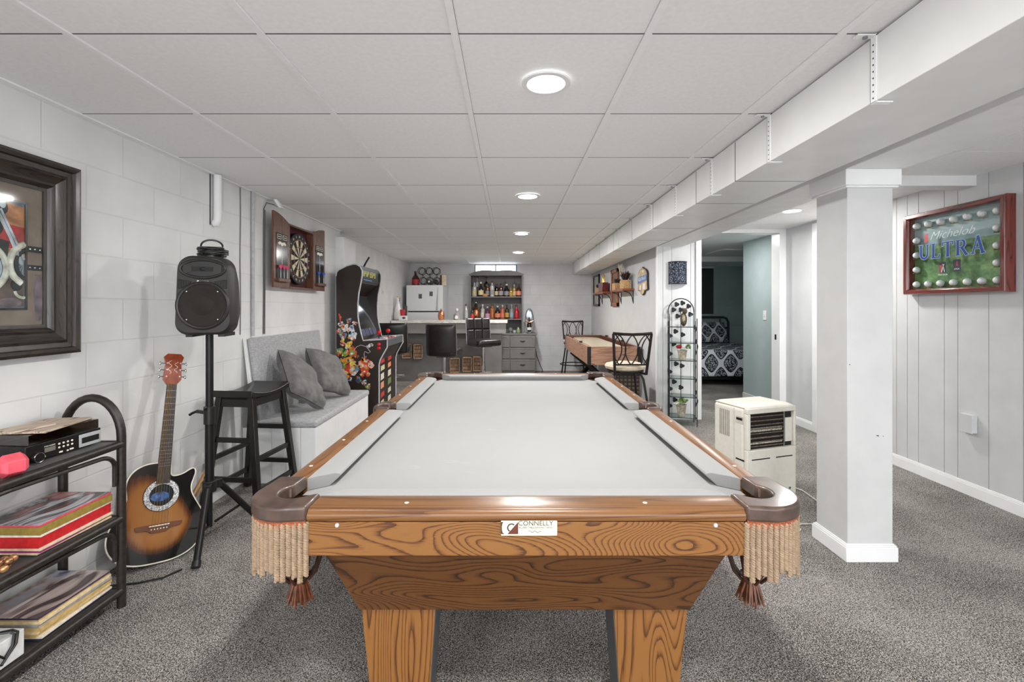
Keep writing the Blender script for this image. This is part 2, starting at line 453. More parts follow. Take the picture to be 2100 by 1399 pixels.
# long boxed beam, crossing beam, column
b = B(WHITE); b.box(1.669, 1.956, YF, 5.27, 1.956, ZR + .02); b.box(1.64, 1.76, 5.27, YB, 1.956, ZR); struct(b, 'trim_2', .003)
b = B(WHITE); b.box(1.95, XR, 3.10, 3.22, 2.076, ZR + .01); struct(b, 'trim_3', .002)
COLW = mat('column_paint', (205, 205, 205), .45, var=.015, vs=8)
b = B(COLW); b.box(1.69, 1.918, 2.335, 2.57, 0, 1.956)
b.m(TRIMW)
for z0, z1, e in ((0, .072, .016), (.072, .08, .012), (.08, .086, .006)): b.box(1.69 - e, 1.918 + e, 2.335 - e, 2.57 + e, z0, z1)
for z0, z1, e in ((1.866, 1.876, .017), (1.876, 1.956, .025)): b.box(1.69 - e, 1.918 + e, 2.335 - e, 2.57 + e, z0, z1)
struct(b, 'trim_4', .003)
CHIP = mat('chip_mark', (50, 46, 42), .8)
for x, z, w, h in ((1.835, .625, .012, .004), (1.868, .622, .003, .004), (1.842, .622, .004, .003), (1.70, .98, .004, .005)): b = B(CHIP); b.box(x, x + w, 2.3346, 2.3352, z, z + h); b.build('paint_chip', bpy.data.objects['trim_4'])
# baseboards
b = B(TRIMW)
for a, c in ((YF, 3.95), (4.77, 5.235)):
    b.box(XR - .012, XR, a, c, 0, .072); b.box(XR - .009, XR, a, c, .072, .082); b.box(XR - .005, XR, a, c, .082, .09)
struct(b, 'baseboard_right', .002)
b = B(TRIMW); b.box(3.238, 3.25, 5.40, 6.49, 0, .09); struct(b, 'baseboard_bedroom', .002)
# boxed pipe chase low on the block wall
b = B(WHITE); b.box(XL2, -1.833, 5.16, 5.56, 0, 2.046); struct(b, 'trim_5', .004)

# window behind the hutch
WINL = mat('daylight_pane', (240, 246, 255), .3, emit=6)
WINF = mat('window_frame_blue_grey', (120, 132, 150), .5)
b = B(WINF)
b.box(WX0, WX1, YB + .02, YB + .09, WZ1 - .012, WZ1); b.box(WX0, WX1, YB + .02, YB + .09, WZ0, WZ0 + .02)
for x in (WX0, (WX0 + WX1) / 2 - .012, WX1 - .024): b.box(x, x + .024, YB + .02, YB + .09, WZ0, WZ1)
w1 = struct(b, 'window_1', .002)
b = B(WINL); b.box(WX0 + .02, WX1 - .02, YB + .06, YB + .066, WZ0 + .02, WZ1 - .012); b.build('window_pane', w1)

# ------------------------------------------------------------------ sheet-metal duct under the ceiling
dt = thing('air_duct', 'long white painted sheet-metal duct running along the ceiling above the pool table', 'duct', T(0, 0, 0))
dx = lambda y: 1.135 + .0125 * y
SEAM = mat('duct_seam_dark', (70, 70, 70), .7)
cuts = [YF, .2, 2.40, 2.92, 3.9, 4.62, 5.5, 6.3, 7.2, 8.1, YB]
cuts = [YF, .1, 2.41, 2.93, 3.85, 4.55, 5.4, 6.3, 7.2, 8.2, YB - .001]
for i in range(len(cuts) - 1):
    a, c = cuts[i] + .002, cuts[i + 1] - .002
    if i == 1: pass
    b = B(DUCTW)
    b.hexa([(dx(a), a, 1.92), (dx(a) + .37, a, 1.92), (dx(c) + .37, c, 1.92), (dx(c), c, 1.92)], [(dx(a), a, ZC - .004), (dx(a) + .37, a, ZC - .004), (dx(c) + .37, c, ZC - .004), (dx(c), c, ZC - .004)])
    b.build('duct_section', dt, .0015, seg=1)
for c in cuts[1:-1]:
    b = B(SEAM)
    b.hexa([(dx(c) - .0005, c - .002, 1.9195), (dx(c) + .36, c - .002, 1.9195), (dx(c) + .36, c + .002, 1.9195), (dx(c) - .0005, c + .002, 1.9195)],
           [(dx(c) - .0005, c - .002, ZC - .01), (dx(c) + .36, c - .002, ZC - .01), (dx(c) + .36, c + .002, ZC - .01), (dx(c) - .0005, c + .002, ZC - .01)])
    b.build('seam', dt)
for y in (1.475, 2.085, 2.70, 3.30, 3.91, 4.52, 5.13, 5.74, 6.4, 7.0, 7.6, 8.2, 8.8):
    b = B(TRIMW); x = dx(y)
    b.box(x - .004, x, y - .011, y + .011, 1.916, ZC); b.box(x - .004, x + .05, y - .011, y + .011, 1.914, 1.918); b.box(x - .06, x, y - .011, y + .011, ZC - .006, ZC - .002)
    b.m(DARK)
    for k in range(9): b.cyl((x - .0046, y, 1.93 + k * .021), (x - .003, y, 1.93 + k * .021), .0028, n=8)
    b.box(x - .0035, x - .0005, y + .011, y + .0135, 1.918, ZC - .004)
    b.m(STEEL).cyl((x - .03, y, ZC - .012), (x - .03, y, ZC - .004), .007, n=8)
    b.build('hanger_strap', dt)

# ------------------------------------------------------------------ recessed ceiling lights
LENS = mat('light_lens', (255, 253, 248), .4, emit=9)
def downlight(x, y, z, label, power, grp='recessed lights over the pool table'):
    t = thing('ceiling_light', label, 'light', T(x, y, z - .0025), grp)
    b = B(TRIMW); b.lathe([(.073, -.004), (.092, -.004), (.095, -.001), (.095, .002), (.073, .002)], n=40, cap=False); b.build('trim_ring', t)
    b = B(LENS); b.lathe([(0, -.0035), (.074, -.0035), (.074, .001), (0, .001)], n=40); b.build('lens', t)
    l = bpy.data.lights.new('downlight_lamp', 'AREA'); l.shape = 'DISK'; l.size = .15; l.energy = power; l.color = (1, .985, .96)
    lo = bpy.data.objects.new('downlight_lamp', l); COL.objects.link(lo); lo.location = (x, y, z - .0095)
P = 21
for y, w, lab in ((1.79, .95, 'round recessed ceiling light above the near part of the pool table, largest of its row'), (3.61, 1, 'second recessed ceiling light of the row, above the far pool table end'),
             (5.45, 1.3, 'third recessed ceiling light of the row, past the pool table'), (7.35, 1.4, 'smallest and farthest recessed ceiling light, in front of the bar')):
    downlight(.14, y, ZC, lab, P * w)
downlight(2.56, 4.23, ZR, 'recessed ceiling light beside the bedroom doorway behind the column', P, None)
for x, y, z in ((.14, -.05, ZC), (.14, -1.9, ZC), (2.62, -.2, ZR), (2.56, -1.9, ZR), (-1.2, -1.2, ZC), (2.55, 5.95, 2.165)):  # lamps behind the camera; the last is added to brighten the bedroom
    l = bpy.data.lights.new('room_or_fill_lamp', 'AREA'); l.shape = 'DISK'; l.size = .15; l.energy = (P * .7 if x > 2 else P) if y < 5 else 13; l.color = (1, .985, .96)
    lo = bpy.data.objects.new('room_or_fill_lamp', l); COL.objects.link(lo); lo.location = (x, y, z - .006)
w = bpy.data.worlds.new('world'); SC.world = w; w.use_nodes = True
w.node_tree.nodes['Background'].inputs[0].default_value = (.93, .96, 1, 1); w.node_tree.nodes['Background'].inputs[1].default_value = 4.2

SC.view_settings.view_transform = 'Standard'; SC.view_settings.look = 'None'; SC.view_settings.gamma = 1; SC.view_settings.exposure = .27
SC.view_settings.use_curve_mapping = False
# ------------------------------------------------------------------ pool table
pt = thing('pool_table', 'oak pool table with grey cloth and brown leather pockets in the middle of the room', 'pool table', T(.041, 2.3185, 0))
L, W, ZT = 1.1815, .685, .777
wi, ei = .062, .0855         # wood widths, sides and ends
def arc(c, r, a0, a1, n=14):
    return [(c[0] + r * math.cos(math.radians(a0 + (a1 - a0) * k / n)), c[1] + r * math.sin(math.radians(a0 + (a1 - a0) * k / n))) for k in range(n + 1)]
def loc(sx, sy, u, v): return (sx * (W - u), sy * (L - v))
# bed
def corner_notch(sx, sy):
    p = [loc(sx, sy, u, v) for u, v in arc((.085, .095), .05, -11, 117, 12)]
    return p if sx * sy > 0 else p[::-1]
out = []
hx = W - wi
side = lambda s: [(s * (W - u), w) for u, w in arc((.045, 0), .05, -70, 70, 12)]
out += corner_notch(-1, -1)[::-1]      # start near left, go counter-clockwise
out += corner_notch(1, -1)[::-1]
out += side(1)
out += corner_notch(1, 1)[::-1]
out += corner_notch(-1, 1)[::-1]
out += side(-1)[::-1]
# orient each corner so that the outline is monotone around the centre
out.sort(key=lambda p: math.atan2(p[1] / L, p[0] / W))
b = B(CLOTH); b.prism(out, .712, .741); b.build('bed', pt)
b = B(SLATE); b.box(-W + .16, W - .16, -L + .2, L - .2, .66, .712); b.build('slate', pt)

def rail_prof(w): return [(0, .715), (0, .775), (.006, ZT), (w - .012, ZT), (w - .006, .775), (w - .003, .769), (w + .002, .766), (w + .004, .757), (w + .001, .749), (w - .006, .746), (w - .006, .715)]
def cush_prof(): return [(0, .777), (.022, .7785), (.064, .777), (.0735, .772), (.076, .766), (.070, .760), (.05, .7415), (0, .7415)]
def end_piece(sy):
    b = B(OAKR)
    b.loft([[(x, sy * (L - ei + t), z) for t, z in rail_prof(ei)] for x in (-W + .15, W - .15)])
    o = b.build('rail', pt, .0012)
    for x in (-.30, 0, .30): s = B(IVORY); s.lathe([(0, 0), (.0055, 0), (.0055, .0006), (0, .0006)], (x, sy * (L - ei * .45), ZT), 16); s.build('sight', o)
    b = B(CLOTHC)
    rings = []
    for sx in (-1, 1): rings.append([(sx * (W - .15 - t * .85), sy * (L - ei - t * .72), z) for t, z in cush_prof()])
    b.loft(rings); b.build('cushion', pt, .0015)
    b = B(OAK); b.box(-W + .153, W - .153, min(sy * (L - .002), sy * (L - .034)), max(sy * (L - .002), sy * (L - .034)), .6625, .745)
    a = b.build('apron', pt, .0015)
    for x in (-.462, 0, .462): s = B(SILV); s.lathe([(0, 0), (.0055, 0), (.0045, .0025), (0, .0035)], (x, sy * (L - .002), .7375), 16, R=Euler((PI / 2 * (1 if sy < 0 else -1), 0, 0)).to_matrix()); s.build('screw_cap', a)
    return a
ap = end_piece(-1); end_piece(1)
for sx in (-1, 1):
    for sy in (-1, 1):
        y0, y1 = L - .205, .085
        b = B(OAKY); b.loft([[(sx * (W - wi + t), sy * y, z) for t, z in rail_prof(wi)] for y in (y0, y1)]); o = b.build('rail', pt, .0012)
        for k in range(3): s = B(IVORY); s.lathe([(0, 0), (.0055, 0), (.0055, .0006), (0, .0006)], (sx * (W - wi * .45), sy * (.30 + .285 * k), ZT), 16); s.build('sight', o)
        b = B(CLOTHC); b.loft([[(sx * (W - wi - t), sy * (y0 - t * .75), z) for t, z in cush_prof()], [(sx * (W - wi - t), sy * (y1 - .012 + t * .22), z) for t, z in cush_prof()]])
        b.build('cushion', pt, .0015)
    b = B(OAKY); b.box(min(sx * (W - .002), sx * (W - .034)), max(sx * (W - .002), sx * (W - .034)), -L + .2, L - .2, .6625, .745); b.build('apron', pt, .0015)

def twist(b, p, ln, r=.0034, turns=9, ph=0):
    n = int(turns * 6)
    for q in (0, PI):
        pts = []
        for i in range(n + 1):
            t = i / n; a = ph + q + t * turns * 2 * PI
            pts.append((p[0] + r * math.cos(a), p[1] + r * math.sin(a), p[2] - t * ln))
        b.tube(pts, .0042, 5)
    return b
def offset_path(pts, step):
    out = []; acc = 0
    for (x0, y0), (x1, y1) in zip(pts[:-1], pts[1:]):
        d = math.hypot(x1 - x0, y1 - y0)
        while acc < d:
            out.append((x0 + (x1 - x0) * acc / d, y0 + (y1 - y0) * acc / d)); acc += step
        acc -= d
    return out
def pouch(parent, c, sx, sy):
    b = B(DKLEATH)
    b.lathe([(.056, .75), (.06, .70), (.056, .66), (.053, .655), (.057, .70), (.053, .75)], (c[0], c[1], 0), 20, cap=False); b.lathe([(.026, .565), (.022, .555), (.012, .55)], (c[0], c[1], 0), 16)
    for k in range(8):
        a = k * PI / 4
        b.tube([(c[0] + r * math.cos(a), c[1] + r * math.sin(a), z) for r, z in ((.058, .745), (.064, .68), (.059, .62), (.044, .573), (.024, .55))], .0045, 6)
    b.build('pouch', parent)
    b = B(mat('tassel_leather', (86, 46, 24), .45, var=.35, vs=60))
    for k in range(44):
        a = k * 2.4; r = .005 + .018 * (k / 44)
        b.tube([(c[0] + .35 * r * math.cos(a), c[1] + .35 * r * math.sin(a), .565), (c[0] + r * math.cos(a), c[1] + r * math.sin(a), .53), (c[0] + 1.5 * r * math.cos(a), c[1] + 1.5 * r * math.sin(a), .490 + .006 * (k % 3))], [.003, .004, .003], 5)
    b.lathe([(.016, .548), (.019, .556), (.016, .566)], (c[0], c[1], 0), 16); b.build('tassel', parent)
def casting(poly, fr, c, sx, sy):
    b = B(LEATHER); b.prism(poly, .7475, .786); o = b.build('pocket_casting', pt, .0165, 6)
    b = B(ROPE)
    for i, (x, y) in enumerate(offset_path(fr, .0135)):
        twist(b, (x, y, .742), .128 + .012 * math.sin(i * 1.7) + .008 * math.sin(i * .6), turns=12, ph=i)
    b.build('fringe', o)
    b = B(BRAID)
    for z in (.7475, .741, .7345): b.tube([(x, y, z) for x, y in fr], .0042, 6)
    b.build('braid', o)
    pouch(o, c, sx, sy)
for sx in (-1, 1):
    for sy in (-1, 1):
        pl = [(.15, -.004)] + arc((.085, .095), .108, 270, 180, 12) + [(-.012, .2), (.062, .205)] + arc((.085, .095), .046, 125, 325, 20) + [(.15, .085)]
        fr = [(.146, .004), (.10, -.002)] + arc((.085, .095), .1, 265, 185, 10) + [(-.008, .16), (.0, .2)]
        casting([loc(sx, sy, *p) for p in pl], [loc(sx, sy, *p) for p in fr], loc(sx, sy, .088, .098), sx, sy)
    pl = [(.066, -.085), (-.002, -.085), (-.018, -.055), (-.024, -.02), (-.024, .02), (-.018, .055), (-.002, .085), (.066, .085), (.06, .056)] + arc((.042, 0), .046, 80, 280, 16) + [(.06, -.056)]
    fr = [(.0, -.08), (-.014, -.055), (-.02, -.02), (-.02, .02), (-.014, .055), (.0, .08)]
    casting([(sx * (W - u), w) for u, w in pl], [(sx * (W - u), w) for u, w in fr], (sx * (W - .045), 0), sx, 0)
# tapered cabinet and legs
b = B(OAKD)
b.hexa([(-.447, -1.058, .451), (.447, -1.058, .451), (.447, 1.058, .451), (-.447, 1.058, .451)], [(-.528, -1.128, .664), (.528, -1.128, .664), (.528, 1.128, .664), (-.528, 1.128, .664)])
b.build('cabinet', pt, .003)
LEGS = mat('leg_inner_grey', (84, 84, 86), .6)
for sx in (-1, 1):
    for sy in (-1, 1):
        b = B(OAKV)
        y0, y1 = sorted((sy * 1.04, sy * .90)); q = lambda a, c, z: [(sx * a, y0, z), (sx * c, y0, z), (sx * c, y1, z), (sx * a, y1, z)]
        b.hexa(q(.275, .40, 0), q(.244, .447, .452))
        b.m(LEGS)
        b.hexa([(sx * .2735, y0 + .004, 0), (sx * .275, y0 + .004, 0), (sx * .275, y1 - .004, 0), (sx * .2735, y1 - .004, 0)], [(sx * .2425, y0 + .004, .45), (sx * .244, y0 + .004, .45), (sx * .244, y1 - .004, .45), (sx * .2425, y1 - .004, .45)])
        b.build('leg', pt)
# nameplate
np_ = B(mat('cream_plate', (240, 230, 204), .4)); np_.M = T(.041 - .041 + .006, -L + .002, 0)
np_.box(-.068, .069, -.0035, 0, .713, .754); npo = np_.build('nameplate', pt, .003)
PLB = mat('plate_brown', (92, 44, 28), .5); PLD = mat('plate_ink', (70, 64, 52), .5)
e = B(PLB); yy = -L - .0020
e.prism([(-.020, .718), (-.020, .7475), (-.046, .718)], yy - .0006, yy, 'xz')
e.m(PLD); e.prism([(-.062, .7475), (-.056, .7475), (-.058, .744), (-.0595, .737), (-.0595, .728), (-.058, .722), (-.054, .718), (-.062, .718)], yy - .0006, yy, 'xz')
e.tube([(-.036 + .0095 * math.cos(a), yy, .733 + .0095 * math.sin(a)) for a in [math.radians(50 + 17 * k) for k in range(12)]], .0018, 6)
e.m(PLB)
e.build('emblem', npo)
text('CONNELLY', .0165, PLD, WC(.0225, yy, .7435), npo, ext=.0003)
text('BILLIARD TABLE MANUFACTURING', .0052, PLD, WC(.0225, yy, .7335), npo, ext=.0002)
e = B(PLD); e.tube([(.004 + .004 * k, yy, .7245 + .0022 * math.sin(k * 1.9) - .0002 * k) for k in range(9)], .0006, 5); e.build('signature', npo)
# the yellow ball lying in the near left pouch
yb = B(mat('yellow_ball', (226, 160, 40), .15, coat=.5)); yb.ell((0, 0, .0286), .0286)
o = solo(yb, 'billiard_ball', 'yellow ball showing between the leather straps of the near left pocket pouch', 'ball', T(.041 - W + .088, 2.3185 - L + .098, .578))
# ================================================================== left wall side
# ------------------------------------------------------------------ framed motorcycle picture
FRAMEW = wood('dark_frame_wood', (52, 43, 37), (40, 33, 28), (24, 19, 16), 0, (3, 30), 10, .35, .3)
FRAMEV = wood('dark_frame_wood_upright', (52, 43, 37), (40, 33, 28), (24, 19, 16), 1, (3, 30), 10, .35, .3)
pf = thing('picture_frame', 'large dark wood frame with a red motorcycle picture on the white block wall', 'picture', WL(XL, 1.54, 1.472))
hw, hh, fw = .50, .398, .125
prof = [(0, 0), (0, .052), (.012, .058), (.024, .052), (.028, .040), (.046, .036), (.058, .042), (.066, .036), (.088, .026), (.098, .030), (.106, .024), (.112, .014), (.125, .012), (.125, 0)]
def frame_side(a0, a1, ax, sgn, name='frame_side'):
    b = B(FRAMEW if ax == 'x' else FRAMEV); rings = []
    for e in (-1, 1):
        ring = []
        for t, n in prof:
            if ax == 'x': ring.append((e * (hw - t), sgn * (hh - t), n))
            else: ring.append((sgn * (hw - t), e * (hh - t), n))
        rings.append(ring)
    b.loft(rings); b.build(name, pf, ang=25)
for sg in (-1, 1): frame_side(0, 0, 'x', sg); frame_side(0, 0, 'y', sg)
b = B(fabric('brown_leather_mat', (128, 108, 96), (156, 136, 122), (9, 9, 9), .5, .5)); b.box(-hw + .12, hw - .12, -hh + .12, hh - .12, .002, .006); b.build('mat_board', pf)
ART = {}
for n_, c_ in (('ground', (108, 122, 132)), ('red', (176, 40, 34)), ('orange', (196, 128, 84)), ('cream', (226, 216, 196)), ('black', (26, 26, 30)), ('chrome', (188, 194, 202)), ('brown', (92, 72, 64)), ('mauve', (120, 100, 108))):
    ART[n_] = mat('print_' + n_, c_, .45, var=.22, vs=26)
b = B(ART['ground']); b.box(-.305, .305, -.205, .21, .006, .0075)
b.m(ART['orange']).prism([(-.3, .03), (.305, -.02), (.305, .19), (.18, .21), (-.3, .205)], .0075, .0080)
b.m(ART['brown']).prism([(.1, -.2), (.303, -.2), (.303, -.09), (.16, -.1)], .0075, .0079)
b.m(ART['red']).prism([(-.12, .10), (.1, .09), (.19, .03), (.305, .02), (.305, .11), (.2, .12), (.05, .17), (-.1, .16)], .0080, .0085)
b.m(ART['red']).prism([(-.1, .02), (.10, .04), (.14, -.05), (.02, -.09), (-.1, -.08)], .0080, .0085)
A_ = lambda cx, cy, r, a0, a1, n=24: [(cx + r * math.cos(math.radians(a0 + (a1 - a0) * k / n)), cy + r * math.sin(math.radians(a0 + (a1 - a0) * k / n)), .009) for k in range(n + 1)]
b.m(ART['cream']).tube(A_(.338, -.035, .088, 113, 238), .013, 6); b.tube(A_(.150, -.055, .088, -70, 75), .012, 6); b.tube(A_(.298, -.135, .03, 190, 300), .006, 6)
b.m(ART['black']).tube(A_(.338, -.035, .066, 120, 238), .009, 6); b.ell((.215, .175, .009), (.03, .03, .003), n=14, m=8); b.ell((.20, .10, .009), (.028, .034, .003), n=14, m=8); b.ell((.275, -.115, .009), (.022, .024, .003), n=14, m=8); b.prism([(.19, .06), (.25, .05), (.24, -.02), (.2, -.03)], .0085, .009)
b.m(ART['chrome']); b.tube([(.203, .165, .0096), (.25, .07, .0096), (.294, -.035, .0096)], .0075, 6); b.tube([(.217, .17, .0096), (.262, .075, .0096), (.303, -.015, .0096)], .005, 6); b.tube([(.205, .02, .0096), (.25, -.05, .0096), (.285, -.10, .0096)], .004, 6)
b.tube(A_(.150, -.055, .070, -70, 70), .003, 5); b.ell((.222, .185, .0095), (.016, .02, .003), n=14, m=8); b.ell((.28, -.095, .0095), (.018, .014, .003), n=14, m=8)
for k in range(7):
    a = math.radians(120 + k * 18); b.tube([(.30, -.035, .0085), (.338 + .062 * math.cos(a), -.035 + .062 * math.sin(a), .0085)], .0012, 4)
b.m(ART['mauve']).ell((.25, -.185, .008), (.045, .018, .002), n=14, m=8)
b.v = [(x, y, .0062 + max(0, z - .0062) * .5) for x, y, z in b.v]; b.build('motorcycle_print', pf)
b = B(FRAMEV)
for x0, x1, y0, y1 in ((-.312, .312, .205, .213), (-.312, .312, -.213, -.205), (.305, .313, -.213, .213), (-.313, -.305, -.213, .213)): b.box(x0, x1, y0, y1, .006, .011)
b.build('inner_frame', pf)
b = B(ART['black'])
b.box(.316, .374, .018, .042, .006, .008); b.build('strap', pf)
b = B(ART['black']); b.box(.316, .374, -.055, -.033, .006, .008); b.build('strap', pf)
for y in (.030, -.044):
    for x in (.325, .345, .365): b = B(CHROME); b.ell((x, y, .009), (.0042, .0042, .002), n=12, m=6); b.build('stud', pf)
b = B(ART['mauve']); b.ell((.362, -.165, .007), (.018, .095, .002), n=24, m=8); b.box(.345, .374, -.075, -.07, .006, .008); b.build('leather_tag', pf)
b = B(GLASS); b.box(-hw + .12, hw - .12, -hh + .12, hh - .12, .0125, .0135); b.build('pane', pf)

# ------------------------------------------------------------------ black tube cart with records
WICK = fabric('black_rattan_weave', (22, 19, 17), (52, 46, 42), (160, 160, 60), .55, .5)
CARTM = mat('black_brown_cane', (38, 33, 29), .42, var=.3, vs=60)
ct = thing('shelf_cart', 'black three-tier cane shelf cart with an arched end holding records', 'cart', T(0, 0, 0))
cx0, cx1, cy0, cy1 = -1.895, -1.647, 1.10, 1.98
for x, y in ((cx1, cy1), (cx0, cy1), (cx1, cy0), (cx0, cy0)): b = B(CARTM); b.cyl((x, y, 0), (x, y, .71), .0165, n=14); b.build('post', ct)
for y in (cy0, cy1):
    b = B(CARTM); r = (cx1 - cx0) / 2; mx = (cx0 + cx1) / 2
    b.tube([(cx0, y, .70)] + [(mx - r * math.cos(PI * k / 16), y, .72 + .165 * math.sin(PI * k / 16)) for k in range(17)] + [(cx1, y, .70)], .0165, 12); b.build('arch', ct)
for z in (.69, .374, .068):
    b = B(CARTM)
    b.cyl((cx1, cy0, z), (cx1, cy1, z), .0165, n=12); b.cyl((cx0, cy0, z), (cx0, cy1, z), .014, n=12); b.cyl((cx0, cy1, z), (cx1, cy1, z), .014, n=12); b.cyl((cx0, cy0, z), (cx1, cy0, z), .014, n=12)
    o = b.build('shelf', ct)
    b = B(WICK); b.box(cx0 + .006, cx1 - .006, cy0 + .006, cy1 - .006, z - .004, z + .010); b.build('shelf_panel', o)
for z in (.62, .305):
    for x in (cx1 - .004,):
        for ys, d in ((cy1 - .028, -1), (cy0 + .028, 1)):
            b = B(CARTM)
            b.tube([(x, ys, z - .10), (x, ys, z - .02)] + [(x, ys + d * .07 * (1 - math.cos(a)), z - .02 + .055 * math.sin(a)) for a in [PI / 2 * k / 8 for k in range(1, 9)]] + [(x, (cy0 + cy1) / 2, z + .045)], .009, 8); b.build('brace', ct)
SZ = (.70, .384, .078)
# turntable
TTB = mat('turntable_black', (24, 23, 23), .35, var=.1)
tt = thing('record_player', 'black record player with a clear lid and silver cassette door on the cart', 'record player', T(-1.80, 1.812, SZ[0] + .001, math.radians(-5)))
b = B(TTB); b.box(-.072, .085, -.14, .14, .008, .068); b.box(-.06, .06, -.13, .13, 0, .004); b.build('body', tt, .003)
tx = .0855
b = B(SILV); b.box(tx, tx + .003, .048, .138, .010, .060); cd = b.build('cassette_door', tt, .003)
b = B(DARK); b.box(tx + .003, tx + .0045, .058, .128, .024, .046); b.build('cassette_slot', cd)
b = B(mat('lcd_grey', (120, 116, 108), .3)); b.box(tx, tx + .002, -.078, -.040, .030, .046); b.build('display', tt)
for i in range(4):
    for j in range(2):
        b = B(IVORY); y = -.026 + i * .016; z = .034 + j * .014
        b.ell((tx + .001, y, z), (.0025, .0042, .004), n=10, m=6); b.build('button', tt)
for y, z, w_ in ((-.085, .016, .02), (-.02, .016, .012), (.005, .014, .006), (.02, .016, .014)): b = B(IVORY); b.box(tx, tx + .002, y - w_ / 2, y + w_ / 2, z - .003, z + .003); b.build('button', tt)
text('PYLE AUDIO', .007, IVORY, FR((tx + .0005, -.059, .051), (0, 1, 0), (0, 0, 1)), tt, ext=.0003)
b = B(TTB); Rk = Euler((0, PI / 2, 0)).to_matrix()
b.lathe([(.019, 0), (.019, .012), (.016, .018), (0, .018)], (tx, -.108, .022), 24, R=Rk); kb = b.build('volume_knob', tt)
b = B(CHROME); b.torus((tx + .017, -.108, .022), .017, .0016, 28, 6, R=Rk); b.build('chrome_ring', kb)
b = B(SMOKE)
for a0, a1, b0, b1, z0, z1 in ((-.072, .085, -.13, .13, .103, .106), (.082, .085, -.13, .13, .070, .103), (-.072, -.069, -.13, .13, .070, .103), (-.072, .085, .127, .13, .070, .103), (-.072, .085, -.13, -.127, .070, .103)): b.box(a0, a1, b0, b1, z0, z1)
b.build('dust_cover', tt)
b = B(DARK); b.lathe([(.060, .069), (.062, .078), (0, .079)], n=30); b.build('platter', tt)
b = B(STEEL); b.tube([(-.05, .10, .09), (-.03, .085, .092), (.02, .05, .086)], .0035, 8); b.build('tone_arm', tt)
BOARD = wood('worn_board', (198, 180, 162), (176, 154, 134), (120, 98, 80), 1, (3, 22), 8, .6, 0)
bd = B(BOARD); bd.box(-.085, .085, -.115, .115, 0, .008); solo(bd, 'wooden_board', 'thin worn wooden board lying on the record player lid', 'board', T(-1.795, 1.805, SZ[0] + .1085, math.radians(8)), bev=.002)
bd = B(BOARD); bd.box(-.05, .05, -.07, .07, 0, .007); solo(bd, 'wooden_board', 'small wooden board with a dark edge, topmost on the record player', 'board', T(-1.805, 1.735, SZ[0] + .1172, math.radians(-14)), bev=.002)
# dumbbell
PINK = mat('pink_vinyl', (232, 92, 106), .45, var=.05); 
db = thing('dumbbell', 'pink vinyl hex dumbbell on the top shelf of the cart', 'dumbbell', FR((-1.672, 1.56, SZ[0] + .0395), (-.35, -.94, 0), (0, 0, 1)))
b = B(PINK); b.cyl((0, 0, 0), (.12, 0, 0), .015, n=16); b.build('handle', db)
for c in (-.005, .125):
    b = B(PINK); R6 = lambda r, x: [(x, r * math.cos(PI / 3 * k + PI / 6 * 0), r * math.sin(PI / 3 * k)) for k in range(6)]
    b.loft([R6(.026, c - .036), R6(.0395, c - .022), R6(.0395, c + .022), R6(.026, c + .036)]); h = b.build('head', db, .0025, 3)
    text('3', .016, WHITE, FR((c, -.0105, -.0325) if 0 else (c, .018, .0316), (1, 0, 0), (0, 1, -1)) if 0 else FR((c + .002, 0, 0), (1, 0, 0), (0, 1, 0)) @ Matrix.Translation((0, 0, .0345)), h)
# LP sleeves
def sleeve(name, label, x, y, z, h, mats, grp, rz=0, w=.222, d=.30, cat='record'):
    b = B(mats[0]); b.box(-w / 2, w / 2, -d / 2, d / 2, 0, h - .0012)
    b.m(mats[1]).box(-w / 2 + .0005, w / 2 - .0005, -d / 2 + .0005, d / 2 - .0005, h - .0012, h)
    return solo(b, name, label, cat, T(x, y, z, rz), grp)
def cover(name, cs, sc=7, axis=(1.0, .35, 1)):
    mt, nt, bs = _new(name); bs.inputs['Roughness'].default_value = .3
    f = noise(nt, coords(nt, tuple(a * sc for a in axis), rot=(0, 0, .5)), 1, 3, .55, 1.0)
    st = [(.25 + .5 * i / (len(cs) - 1), c) for i, c in enumerate(cs)]
    nt.links.new(ramp(nt, f, st), bs.inputs['Base Color']); return mt
CV1 = cover('cover_grey_pink', [(24, 22, 26), (96, 92, 100), (214, 210, 214), (60, 56, 62), (200, 120, 110), (170, 168, 174), (40, 38, 44)], 9)
CV2 = cover('cover_blue_brown', [(52, 50, 80), (110, 92, 96), (60, 40, 40), (190, 170, 164), (186, 190, 206), (88, 80, 100), (44, 46, 76)], 8)
PM = lambda n_, c_: mat('paper_' + n_, c_, .6, var=.08, vs=60)
GOLD, CREAM, RED, MAG, PNK, OFFW, NAVY, MANI, GRY = PM('gold', (150, 128, 56)), PM('cream', (228, 206, 164)), PM('red', (196, 30, 34)), PM('magenta', (150, 40, 120)), PM('pink', (216, 78, 100)), PM('offwhite', (232, 224, 210)), PM('navy', (56, 54, 84)), PM('manila', (206, 174, 112)), PM('grey', (168, 164, 160))
z = SZ[1] + .0078; X, Y = -1.778, 1.803; g1 = 'record sleeves on the middle cart shelf'
